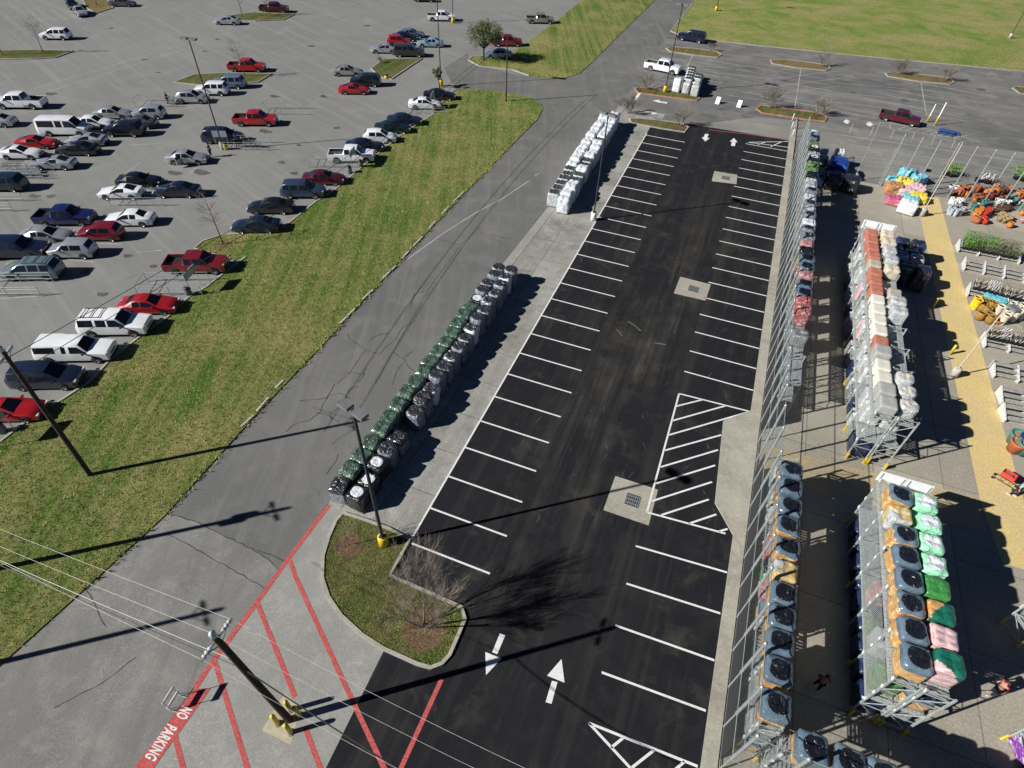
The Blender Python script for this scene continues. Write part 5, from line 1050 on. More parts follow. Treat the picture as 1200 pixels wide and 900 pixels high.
for nm, mm, hh in (('cyan', CYANB, .7), ('lemon', LEMB, .8), ('orangebr', ORBR, .9), ('rose', HOTB, .75), ('purple', PURPB, .8), ('pinkmix', PINKT, .8), ('pureWhite', WHITEF, 1.3)): kind('disp_'+nm, load=mm, h=hh, w_=1.9, d=1.5, nx=4, ny=3, layers=4, top_b=.12, lump=.06, dome=.05)
PROTO = {}
def pallet(kd, loc, label, grp, seed=0, rz=0.0, name='goods_pallet', s=1.0, base=True):
    sk = seed % 3
    if (kd, sk) not in PROTO:
        kw, load, parts = KINDS[kd]; L = [('goods_stack', shell_mesh('goods_stack', load, seed=sk*2.3+len(kd), **kw))]
        for pn, pm, keepf, infl in parts: L.append((pn, shell_mesh(pn, pm, seed=sk*2.3+len(kd), infl=infl, **(dict(disc=keepf) if isinstance(keepf, float) else dict(keep=keepf(sk*2.3+1))), **kw)))
        PROTO[(kd, sk)] = L
    t = thing(name, label, 'pallet', loc, rz, grp)
    if base:
        o = link('wooden_pallet', PAL, t)
        kw = KINDS[kd][0]; o.scale = (kw['w_']/1.18*.98, kw['d']/1.15*.98, 1)
    for pn, me in PROTO[(kd, sk)]:
        o = link(pn, me, t, (0, 0, .135 if base else 0)); o.scale = (1, 1, s)
    return t
rp = random.Random(11)
def jit(a): return rp.uniform(-a, a)
# --- row beside the road: dark green, black and smoky wrapped pallets on the concrete pad
left = ['blackwrap'] + ['greenwrap']*16 + ['blackwhite'] + ['smoky']*4
col = {'blackwrap': 'black-topped smoky', 'greenwrap': 'dark green film-wrapped', 'blackwhite': 'white-topped black', 'smoky': 'smoky black-topped', 'smokywhite': 'smoky white-flapped', 'low_black': 'low black'}
for i, k in enumerate(left):
    pallet(k, (-5.58+jit(.08)+.004*i, 1.25+i*1.275+jit(.05), .013), f'{col[k]} pallet, road side of the long row, {ordw(i)} from the grass island', 'pallets on the road side of the long row', i, R(jit(7))+math.pi*(i % 2), s=1+jit(.10))
right = ['blackwhite', 'blackwhite', 'blackwhite', 'smoky', 'blackwrap', None, 'smoky', 'blackwrap'] + ['smoky' if i % 3 else 'smokywhite' for i in range(14)]
for i, k in enumerate(right):
    if k: pallet(k, (-4.2+jit(.08)-.004*i, 1.15+i*1.275+jit(.06), .013), f'{col[k]} pallet, bay side of the long row, {ordw(i)} from the grass island', 'pallets on the bay side of the long row', i, R(jit(9))+math.pi*(i % 2), s=1.0+jit(.14))
# --- white stacks further up
for side, x0, x1, y0, n in (('road', -5.45, -6.15, 44.3, 20), ('bay', -3.95, -4.85, 43.4, 21)):
    for i in range(n):
        t_ = i/(n-1); k = 'whitestack'
        if side == 'road' and i < 6: k = 'whitedark'
        if side == 'bay' and (i in (4, 5, 7, 8, 13)): k = 'whitedark'
        if side == 'bay' and i == 0: k = 'whitestack'
        dl = 'white-sided dark-topped' if k == 'whitedark' else 'white film-wrapped'
        pallet(k, (x0+(x1-x0)*t_+jit(.06), y0+i*1.3+jit(.05), .013), f'{dl} pallet, {side} side of the white row, {ordw(i)} from the lamp pole', f'pallets on the {side} side of the white row', i, R(jit(5))+math.pi*(i % 2), s=1+jit(.07))
# --- stacks on the orange-kerbed island
for i, (x, y, k) in enumerate(((.75, 87.6, 'whiteflat'), (2.35, 87.5, 'clear'), (3.75, 87.0, 'clear'), (2.2, 88.9, 'whitedark'), (3.6, 88.5, 'clear'), (2.1, 90.3, 'whitedark'), (3.5, 89.9, 'whitedark'), (2.0, 91.7, 'whitedark'), (3.4, 91.3, 'whitedark'), (1.9, 93.1, 'whitedark'), (1.8, 94.5, 'whitedark'))):
    lab = ['plain smooth white pallet stack on the orange-kerbed island', 'cloudy white wrapped stack in the middle of the front row on the orange-kerbed island', 'cloudy white wrapped stack at the shadow end of the orange-kerbed island'][i] if i < 3 else f'wrapped stack behind the front row on the orange-kerbed island, {ordw(i-3)} back'
    pallet(k, (x, y, .09 if y < 88.4 else .02), lab, 'white stacks on the far island', i, R(-8+jit(4)), s=1.28 if k != 'whiteflat' else 1.0)

# ------------------------------------------------------------------ fence between the bays and the garden yard
FX, FY0, FY1, FH = 19.68, -5.2, 68.3, 5.95
MESHM, nt_, b_ = nodes_of('chain_link_mesh')
b_.inputs['Base Color'].default_value = (.17, .20, .20, 1); b_.inputs['Roughness'].default_value = .5; b_.inputs['Metallic'].default_value = .4
def weave(nt, w1, sc):
    g_ = nt.nodes.new('ShaderNodeNewGeometry'); sp = nt.nodes.new('ShaderNodeSeparateXYZ'); nt.links.new(g_.outputs['Position'], sp.inputs[0])
    outs = []
    for sgn in (1, -1):
        a = nt.nodes.new('ShaderNodeMath'); a.operation = 'ADD'; nt.links.new(sp.outputs['X'], a.inputs[0]); nt.links.new(sp.outputs['Y'], a.inputs[1])
        m1 = nt.nodes.new('ShaderNodeMath'); m1.operation = 'MULTIPLY_ADD'; nt.links.new(sp.outputs['Z'], m1.inputs[0]); m1.inputs[1].default_value = sgn; nt.links.new(a.outputs[0], m1.inputs[2])
        d_ = nt.nodes.new('ShaderNodeMath'); d_.operation = 'MULTIPLY'; nt.links.new(m1.outputs[0], d_.inputs[0]); d_.inputs[1].default_value = sc
        f_ = nt.nodes.new('ShaderNodeMath'); f_.operation = 'FRACT'; nt.links.new(d_.outputs[0], f_.inputs[0])
        c_ = nt.nodes.new('ShaderNodeMath'); c_.operation = 'LESS_THAN'; nt.links.new(f_.outputs[0], c_.inputs[0]); c_.inputs[1].default_value = w1; outs.append(c_.outputs[0])
    mx = nt.nodes.new('ShaderNodeMath'); mx.operation = 'MAXIMUM'; nt.links.new(outs[0], mx.inputs[0]); nt.links.new(outs[1], mx.inputs[1]); return mx.outputs[0]
nt_.links.new(weave(nt_, .10, 11), b_.inputs['Alpha'])
SCRM, nt_, b_ = nodes_of('windscreen_fabric'); b_.inputs['Base Color'].default_value = (.020, .020, .021, 1); b_.inputs['Roughness'].default_value = .9
nt_.links.new(nz(nt_, position(nt_), 90, 1, .5, -.95, .5), b_.inputs['Alpha'])
fence = thing('chain_link_fence', 'tall grey chain-link fence with black windscreen along the kerb of the black car park', 'fence', (FX, FY0, 0))
n = int((FY1-FY0)/2.03)+1
gp = MB(); gp.tube((0, 0, 0), (0, 0, 2.3), .042, None, 6); gp.tube((0, 0, 2.3), (0, 0, FH), .080, None, 8); gp.lathe([(.08, 0), (.10, .03), (.09, .08), (.005, .12)], 8, (0, 0, FH)); PM = gp.mesh('post', GALV)
for i in range(n): link('post', PM, fence, (0, i*2.03, 0))
Lf = FY1-FY0
for z in (.12, 2.32, 4.1, FH-.08):
    g = MB(); g.tube((0.03, 0, z), (0.03, Lf, z), .024, None, 6); obj('rail', g, GALV, fence)
g = MB(); g.add([(.05, 0, .05), (.05, Lf, .05), (.05, Lf, FH-.1), (.05, 0, FH-.1)], [(0, 1, 2, 3)]); obj('wire_mesh', g, MESHM, fence)
g = MB(); g.add([(.02, .5, .03), (.02, 19.4, .03), (.02, 19.4, 2.25), (.02, .5, 2.25)], [(0, 1, 2, 3)]); g.add([(.02, 23.5, .03), (.02, Lf, .03), (.02, Lf, 2.25), (.02, 23.5, 2.25)], [(0, 1, 2, 3)]); obj('windscreen', g, SCRM, fence)
f2 = thing('chain_link_fence', 'return of the tall chain-link fence at the photo edge behind the corner rack', 'fence', (FX, -5.3, 0))
for i in range(1, 7): link('post', PM, f2, (i*2.03, 0, 0))
for z in (2.32, FH-.08):
    g = MB(); g.tube((0, 0.03, z), (12.2, .03, z), .024, None, 6); obj('rail', g, GALV, f2)
g = MB(); g.add([(0, .05, .05), (12.2, .05, .05), (12.2, .05, FH-.1), (0, .05, FH-.1)], [(0, 1, 2, 3)]); obj('wire_mesh', g, MESHM, f2)
f3 = thing('chain_link_fence', 'tall post fence across the far side of the pottery yard', 'fence', (30.3, 66.4, 0))
gp = MB(); gp.tube((0, 0, 0), (0, 0, 6.3), .085, None, 8); gp.lathe([(.085, 0), (.10, .03), (.005, .1)], 8, (0, 0, 6.3)); PM3 = gp.mesh('post', GALV)
for i in range(17): link('post', PM3, f3, (i*1.9, 0, 0))
for z in (.15, 2.4): g = MB(); g.tube((0, .03, z), (32, .03, z), .022, None, 6); obj('rail', g, GALV, f3)
MESH2 = MESHM
g = MB(); g.tube((-.22, 0, 0), (-.22, 0, 4.6), .06, None, 8); g.box((-.1, 0, 2.4), (.2, .05, .05)); obj('gate_post', g, GALV, f3)
for q in range(0):
    pass

# ------------------------------------------------------------------ pallet racking
def upright(depth, h):
    g = MB()
    for x in (0, depth): g.beam((x, 0, 0), (x, 0, h), .09, .08); g.box((x, 0, .006), (.16, .14, .012))
    z = .25; k = 0
    while z < h-.3:
        z2_ = min(z+1.05, h-.1); g.beam((0 if k % 2 else depth, 0, z), (depth if k % 2 else 0, 0, z2_), .035, .035); g.beam((.04, 0, z), (depth-.04, 0, z), .035, .035); z = z2_; k += 1
    g.beam((0, 0, h-.06), (depth, 0, h-.06), .035, .035)
    g.cur = 1
    for z in (1.95, 2.9, 3.75, h-.12):
        g.box((-.06, 0, z), (.03, .13, .22))
    return g.mesh('upright_frame', [RACKM, WHITE])
def shelf(depth, bay):
    g = MB()
    for x in (.0, depth): g.box((x, bay/2, 0), (.06, bay-.1, .12))
    for k in range(14): g.box((depth/2, .12+k*(bay-.24)/13, .062), (depth, .115, .03))
    for k in range(6): g.box((.12+k*(depth-.24)/5, bay/2, .085), (.018, bay-.1, .015))
    return g.mesh('shelf', RACKM)
UPS = {}
def rack(name, label, x0, y0, depth, bay, nb, h, levels, rz=0.0, panel=None, feet=True, skip=(), sign=None):
    t = thing('pallet_rack', label, 'rack', (x0, y0, .012), rz, 'grey steel pallet racks')
    k1 = (depth, h); k2 = (depth, bay)
    if k1 not in UPS: UPS[k1] = upright(depth, h)
    if ('s', k2) not in UPS: UPS[('s', k2)] = shelf(depth, bay)
    for i in range(nb+1): link('upright_frame', UPS[k1], t, (0, i*bay, 0))
    for i in range(nb):
        for z in levels:
            if (i, z) in skip: continue
            link('shelf', UPS[('s', k2)], t, (0, i*bay, z-.09))
    if panel:
        z0, z1 = panel; g = MB()
        for k in range(int(bay/.12)): g.box((0, .06+k*.12, (z0+z1)/2), (.012, .012, z1-z0))
        for k in range(int((z1-z0)/.12)): g.box((0, bay/2, z0+.06+k*.12), (.012, bay, .012))
        me = g.mesh('mesh_panel', RACKM)
        for i in range(nb): link('mesh_panel', me, t, (-.06, i*bay, 0))
    if feet:
        g = MB(); g.beam((0, -.14, .0), (0, -.14, .62), .14, .10); fm = g.mesh('post_guard', YELLOW)
        for x in (0, depth): link('post_guard', fm, t, (x, 0, 0))
        for i in range(1, nb+1, 2): link('post_guard', fm, t, (-.12, i*bay+.14, 0))
    return t
# row along the fence (two runs with the crossing between them)
rack('r', 'long rack run along the fence on the near side of the crossing', 20.25, -3.95, 1.05, 2.78, 6, 4.1, (1.75, 3.45), 0, None)
rack('r', 'long rack run along the fence between the crossing and the far end', 20.25, 20.4, 1.05, 2.78, 17, 4.1, (1.75, 3.45), 0, None)
rack('r', 'corner rack turning away from the fence at the photo bottom', 29.6, -4.75, 1.05, 2.78, 3, 4.1, (1.75, 3.45), R(90), None)
kseq = ['hood_deep', 'hood', 'hood_deep', 'hood', 'hood', 'yellow_open', 'hood_tan', 'hood_tan', 'hood', 'hood_deep', 'hood_deep']
DESC = {'hood_tan': 'tan-sided pallet with narrow blue rim', 'hood': 'tan blue-hooded pallet with black top', 'hood_deep': 'blue-hooded pallet with glossy black cap', 'yellow_open': 'pallet of yellow bags without a black top', 'pinkbag': 'pallet of pink bags', 'redbag': 'tall pallet of red bags', 'greycap': 'smoky grey pallet with black top', 'whitecap': 'smoky pallet with white top', 'clear': 'milky film-wrapped pallet', 'whitebag': 'pallet of bright white bags', 'greyplain': 'pallet of plain grey bags', 'blackwhite': 'black pallet with white top', 'greenbag': 'pallet of green bags', 'olivebag': 'low pallet of olive green bags', 'blackcap': 'green pallet under a black sheet', 'whitewrap': 'white-wrapped pallet'}
ys1 = [-3.05, -1.45, -.05, 1.30, 2.62, 4.05, 5.50, 6.95, 8.35, 9.75, 11.15]
for i, k in enumerate(kseq):
    pallet(k, (20.78+jit(.05), ys1[i], 3.47), f'{DESC[k]} topping the fence rack, {ordw(i)} before the crossing', 'pallets on top of the fence rack', i, R(jit(3))+math.pi*(i % 2), s=.98+jit(.03))
seq2 = [None, None, None, 'greyplain', None, 'redbag', 'redbag', 'hood', 'hood', 'pinkbag', 'hood', 'hood', 'blackcap', 'pinkbag', 'greycap', 'greycap', 'whitewrap', 'greycap', 'whitecap', 'greycap', 'whitebag', 'greycap', 'clear', 'whitebag', 'blackcap', 'greenbag', 'greenbag', 'blackwhite', 'clear', 'blackwhite', 'olivebag', 'olivebag', 'hood', 'whitecap']
for i, k in enumerate(seq2):
    if k: pallet(k, (20.78+jit(.06), 21.15+i*1.39+jit(.05), 3.47), f'{DESC[k]} topping the fence rack, {ordw(i)} past the crossing', 'pallets on top of the fence rack', i, R(jit(4))+math.pi*(i % 2), s=1.0+jit(.06))
lowk = ['hood', 'greyplain', 'redbag', 'hood_deep', 'clear', 'greenbag', 'pinkbag', 'greycap', 'yellow_open', 'blackcap']
for z, nm in ((.02, 'ground'), (1.77, 'middle')):
    for i in range(12):
        if nm == 'middle' and i in (3, 8): continue
        pallet(lowk[(i*3+(z > 1)) % 10], (20.78, -3.2+i*1.39, z), f'pallet seen through the fence on the {nm} shelf before the crossing', f'pallets on the {nm} shelf behind the near fence', i, math.pi*(i % 2), s=.95)
    for i in range(1 if nm == 'middle' else 3, 32):
        if rp.random() < .22 or (nm == 'middle' and i < 5): continue
        pallet(lowk[(i*7+(z > 1)*2) % 10], (20.78, 21.15+i*1.39, z), f'pallet seen through the fence on the {nm} shelf past the crossing', f'pallets on the {nm} shelf behind the far fence', i, math.pi*(i % 2), s=.95)
for i, (x, k) in enumerate(((22.35, 'hood_deep'), (23.85, 'hood'), (25.2, 'hood_deep'), (26.7, 'hood'), (28.2, 'hood'))):
    pallet(k, (x, -4.25, 3.47), f'blue-hooded pallet on the corner rack, {ordw(i)} from the fence corner', 'pallets on the corner rack', i, R(90+jit(4)), s=1.0)
    pallet('greyplain', (x, -4.25, .02), 'grey bagged pallet on the ground under the corner rack', 'pallets under the corner rack', i, R(90))
# front double rack
rack('r', 'front double rack, the side facing the fence with wire mesh panels', 25.75, .1, 1.2, 2.42, 5, 4.9, (2.0, 4.38), 0, (2.0, 4.2))
rack('r', 'front double rack, the side facing the yellow walkway', 27.12, .1, 1.2, 2.42, 5, 4.9, (2.0, 4.38), 0, None)
k3 = ['hood', 'hood', 'hood_tan', 'hood', 'hood', 'hood_tan', 'yellow_open', 'hood_tan']
for i, k in enumerate(k3): pallet(k, (26.42+jit(.05), 1.05+i*1.40, 4.38), f'{DESC[k]} on the front rack, {ordw(i)} from its end', 'pallets on top of the front double rack', i, R(180+jit(5)), s=1.05)
k4 = [('teal_pink', 'teal-netted pallet with pink bags showing'), ('pink_quilt', 'pallet of quilted pale pink bags'), ('green_orange', 'green-filmed pallet with orange bags showing'), ('bright_green', 'bright green wrapped pallet'), ('mint', 'mint green wrapped pallet with white top'), ('mint', 'mint green wrapped pallet with white top'), ('mint', 'mint green wrapped pallet with white top'), ('mint', 'mint green wrapped pallet with white top')]
for i, (k, d_) in enumerate(k4): pallet(k, (27.82+jit(.05), 1.3+i*1.37, 4.38), d_ + f' on the front rack, {ordw(i)} from its end', 'pallets on top of the front double rack', i, R(jit(5)), s=1.0 if i else 1.05)
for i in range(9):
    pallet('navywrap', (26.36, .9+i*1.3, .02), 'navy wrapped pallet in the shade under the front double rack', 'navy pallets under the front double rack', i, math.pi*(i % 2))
for i, (y, k, lab) in enumerate(((1.1, 'greenbag', 'green bagged pallet behind the wire mesh of the front double rack'), (2.9, 'clear', 'milky wrapped pallet behind the wire mesh of the front double rack'), (4.1, 'blackcap', 'black-sheeted pallet behind the wire mesh of the front double rack'), (5.7, 'pinkbag', 'pink bagged pallet behind the wire mesh of the front double rack'))):
    pallet(k, (26.36, y, 2.02), lab, 'pallets behind the mesh of the front double rack', i, 0)
for i in range(8):
    for z, nm in ((.02, 'ground'), (2.02, 'middle')): pallet(['greyplain', 'clear', 'hood'][(i+int(z)) % 3], (27.74, .95+i*1.4, z), f'wrapped pallet on the {nm} level of the front rack, walkway side', f'{nm} level pallets of the front double rack', i, 0)
def board(a, b, z0, z1, label):
    t = thing('header_board', label, 'sign board', (0, 0, 0)); a, b = Vector(a), Vector(b); d = b-a
    g = MB(); M = Matrix.Rotation(math.atan2(d.y, d.x), 3, 'Z'); g.box((a+b)/2+Vector((0, 0, (z0+z1)/2)), (d.length-.03, .07, z1-z0), M=M); obj('panel', g, WHITE, t)
    g = MB()
    for k in (.1, .9): g.box(a.lerp(b, k)+Vector((0, 0, (z0+z1)/2)) + M @ Vector((0, -.06, 0)), (.05, .04, z1-z0-.1), M=M)
    obj('bracket', g, RACKM, t)
board((25.55, 12.42, 0), (27.0, 12.42, 0), 4.55, 5.35, 'white header board over the far end of the front rack, on the fence side'); board((27.03, 12.42, 0), (28.45, 12.42, 0), 4.55, 5.35, 'white header board over the far end of the front rack, on the walkway side')
# middle double rack
rack('r', 'middle double rack, the side facing the fence', 25.75, 18.2, 1.2, 2.62, 10, 4.9, (2.0, 4.25), 0, None)
rack('r', 'middle double rack, the side facing the yellow walkway', 27.12, 18.2, 1.2, 2.62, 10, 4.9, (2.0, 4.25), 0, None)
pv = ['grey', 'grey', 'white', 'white', 'grey', 'red', 'white', 'white', 'white', 'white', 'red', 'red', 'red', 'tan', 'red', 'red', 'red', 'red']
for i, k in enumerate(pv): pallet('pave_'+k, (26.33+jit(.03), 19.0+i*1.42, 4.25), f'{k} paver pallet on the middle double rack, {ordw(i)} from the open end', 'paver pallets on the middle double rack', i, 0)
for i, (y, k, d_) in enumerate(((19.4, 'ringwrap', 'clear-wrapped pallet with round beige top'), (20.9, 'ringwrap', 'clear-wrapped pallet with round beige top'), (22.3, 'ringwrap', 'crumpled clear-wrapped pallet'), (30.3, 'clearpave', 'film-wrapped tan block pallet'), (31.7, 'clearpave', 'film-wrapped tan block pallet'), (33.3, 'pave_tan', 'plain tan block pallet'), (37.0, 'stone_open', 'beige stone pallet'), (38.6, 'stone', 'film-wrapped beige stone pallet'), (40.2, 'stone', 'film-wrapped beige stone pallet'), (41.8, 'stone_open', 'beige stone pallet'), (43.3, 'stone_open', 'beige stone pallet'))):
    pallet(k, (27.72+jit(.05), y, 4.25), d_ + f' on the middle rack, walkway side, {ordw(i)} along', 'pallets on the walkway side of the middle double rack', i, R(jit(5)))
for i in range(18):
    for z, nm in ((.02, 'ground'), (2.02, 'middle')):
        k = ['clearpave', 'clearpave', 'clearpink', 'clear'][(i*3+int(z)) % 4]
        if nm == 'middle' and i in (0, 7, 13): continue
        if nm == 'ground' and i == 0: k = 'greyplain'
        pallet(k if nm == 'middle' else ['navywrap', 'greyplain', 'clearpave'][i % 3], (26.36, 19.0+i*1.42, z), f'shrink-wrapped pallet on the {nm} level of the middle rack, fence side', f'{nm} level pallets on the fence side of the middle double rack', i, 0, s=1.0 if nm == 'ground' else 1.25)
        if i % 2: pallet('clearpave', (27.74, 19.0+i*1.42, z), f'shrink-wrapped pallet on the {nm} level of the middle rack, walkway side', f'{nm} level pallets on the walkway side of the middle double rack', i, 0)
board((25.55, 44.75, 0), (27.0, 44.75, 0), 4.45, 5.35, 'white header board over the far end of the middle rack, on the fence side'); board((27.03, 44.75, 0), (28.45, 44.75, 0), 4.45, 5.35, 'white header board over the far end of the middle rack, on the walkway side')
# tall wrapped stacks beside the middle rack
for i, (x, y, k, lab) in enumerate(((30.3, 45.4, 'biggrey', 'tall grey wrapped stack beside the beige stone pallets'), (31.75, 45.5, 'biggrey', 'tall grey wrapped stack with oval black top by the walkway'), (30.7, 43.9, 'bigblack', 'tall black wrapped stack behind the yellow post guard, rack side'), (32.2, 43.5, 'bigblack', 'tall black wrapped stack right behind the yellow post guard'), (30.0, 46.9, 'bigblack', 'tall black wrapped stack in the second row beside the middle rack'), (31.45, 47.0, 'bigblack', 'tall black wrapped stack in the second row by the walkway'), (29.3, 48.4, 'bigblack', 'tall black wrapped stack in the back row, closest to the rack'), (30.75, 48.5, 'bigblack', 'tall black wrapped stack in the back row, middle'), (32.2, 48.6, 'bigblack', 'tall black wrapped stack in the back row by the walkway'))):
    pallet(k, (x, y, .014), lab, 'tall wrapped stacks beside the middle rack', i, R(jit(3)), s=1.0+jit(.05))
bollard((1092, 361), 1.1, .11, 'yellow bollard at the foot of the tall black stacks')
bollard((1113, 415), 1.0, .11, 'leaning-shadow yellow bollard beside the yard lamp pole')
# loads behind the fence rack at the far end
for i, (x, y, k, lab, s) in enumerate(((24.7, 66.2, 'tarp', 'bulky load under a bright blue tarpaulin', .95), (24.8, 69.6, 'whitebag', 'pallet of white bags right behind the blue tarpaulin', 1.9), (22.9, 69.5, 'clear', 'milky wrapped stack between the fence rack and the white bags', 1.5), (22.9, 67.2, 'clear', 'milky wrapped stack beside the blue tarpaulin', 1.5), (22.7, 62.4, 'navywrap', 'navy wrapped stack in front of the blue tarpaulin', 1.3), (26.3, 63.0, 'dark_tarp', 'low load under a black sheet beside the blue tarpaulin', 1.0), (24.4, 62.9, 'dark_tarp', 'dark sheeted load in front of the blue tarpaulin', 1.1), (22.8, 64.8, 'yellow_open', 'small stack of yellow bags between fence rack and blue tarpaulin', 1.2))):
    pallet(k, (x, y, .014), lab, 'loads at the far end of the fence rack', i, R(jit(8)), s=s)
# colourful bagged goods by the yard fence
for i, (pt, k, lab, rz, h) in enumerate((((1047, 216), 'disp_cyan', 'cyan bagged display below the first yard fence posts', 10, 0), ((1060, 210), 'disp_cyan', 'larger cyan bagged display between two yard fence posts', -20, .6), ((1073, 214), 'disp_cyan', 'pointed cyan bagged display beside the yellow walkway end', 30, .3), ((1057, 220), 'disp_lemon', 'bright lemon yellow bagged display', -10, .3), ((1044, 226), 'disp_orangebr', 'orange-brown bagged display left of the lemon one', 8, .2), ((1059, 229), 'disp_pinkmix', 'mixed pale pink bagged display in the middle', 0, .1), ((1071, 228), 'disp_pinkmix', 'mixed pale pink bagged display beside the walkway', -8, .3), ((1073, 236), 'disp_lemon', 'low lemon yellow bagged display beside the yard lamp pole', 0, 0), ((1046, 239), 'disp_rose', 'rose red bagged display at the front corner', -8, 0), ((1064, 237), 'disp_cyan', 'small blue bagged display behind the white one', -8, 0), ((1060, 249), 'disp_pureWhite', 'smooth white wrapped display in front of the colourful ones', -14, 0))):
    q = P(*pt); pallet(k, (q.x, q.y, .014), lab, 'colourful bagged displays', i, R(rz), s=1+h, name='bag_display')
# ------------------------------------------------------------------ pottery yard
POTC = {'terracotta': mat('terracotta', (.36, .105, .045), .75, 0, .2, 4), 'orange': mat('orange_glaze', (.52, .17, .03), .35, 0, .2, 4), 'red': mat('red_glaze', (.48, .035, .02), .3, 0, .2, 4), 'brown': mat('brown_glaze', (.10, .042, .028), .4, 0, .2, 4), 'rust': mat('rust_glaze', (.27, .10, .03), .5, 0, .3, 4), 'teal': mat('teal_glaze', (.07, .20, .18), .3, 0, .2, 4), 'white': mat('white_stoneware', (.68, .67, .64), .6, 0, .08, 4), 'blue-grey': mat('blue_grey_glaze', (.38, .42, .48), .5, 0, .1, 4), 'tan': mat('tan_stoneware', (.30, .22, .11), .7, 0, .2, 4), 'cream': mat('cream_stone', (.58, .53, .42), .8, 0, .1, 4), 'maroon': mat('maroon_glaze', (.17, .02, .02), .35, 0, .2, 4), 'ochre': mat('ochre_glaze', (.30, .17, .035), .4, 0, .2, 4), 'yellow': mat('yellow_glaze', (.70, .46, .02), .4, 0, .1, 4), 'blue': mat('blue_glaze', (.02, .06, .28), .25, 0, .2, 4), 'pink': mat('pink_stoneware', (.55, .32, .32), .7, 0, .1, 4)}
SOIL = mat('soil', (.03, .022, .016), .95)
PF = {'urn': [(.01, 0), (.20, 0), (.24, .05), (.30, .28), (.27, .46), (.20, .55), (.26, .62), (.27, .66), (.22, .66), (.16, .54), (.01, .50)], 'bowl': [(.01, 0), (.18, 0), (.20, .04), (.32, .18), (.38, .34), (.40, .40), (.35, .40), (.28, .30), (.01, .28)], 'tub': [(.01, 0), (.22, 0), (.28, .40), (.31, .44), (.31, .52), (.26, .52), (.24, .42), (.01, .40)], 'tall': [(.01, 0), (.22, 0), (.20, .08), (.24, .45), (.26, .85), (.30, .92), (.30, .98), (.24, .98), (.22, .88), (.01, .85)], 'barrel': [(.01, 0), (.26, 0), (.33, .25), (.34, .42), (.30, .64), (.31, .70), (.26, .70), (.24, .6), (.01, .58)]}
PMESH = {}
def pot(pt, colr, form, label, grp, s=1.0):
    if (form, colr) not in PMESH:
        pr = PF[form]; g = MB(); g.lathe(pr, 16); g2 = MB(); r_, z_ = pr[-2]; g2.lathe([(r_*.98, z_+.02), (.01, z_+.03)], 12); PMESH[(form, colr)] = (g.mesh('vessel', POTC[colr]), g2.mesh('soil_fill', SOIL if form != 'tub' else POTC['tan']))
    q = P(*pt) if isinstance(pt, tuple) else pt; t = thing('garden_pot', label, 'pot', (q.x, q.y, .014), pr_.uniform(0, 6), grp); t.scale = (s, s, s)
    for n_, me in zip(('vessel', 'soil_fill'), PMESH[(form, colr)]): link(n_, me, t)
pr_ = random.Random(3)
ZA = lambda a, b: (1100+a/11.25, 190+b/11.25)
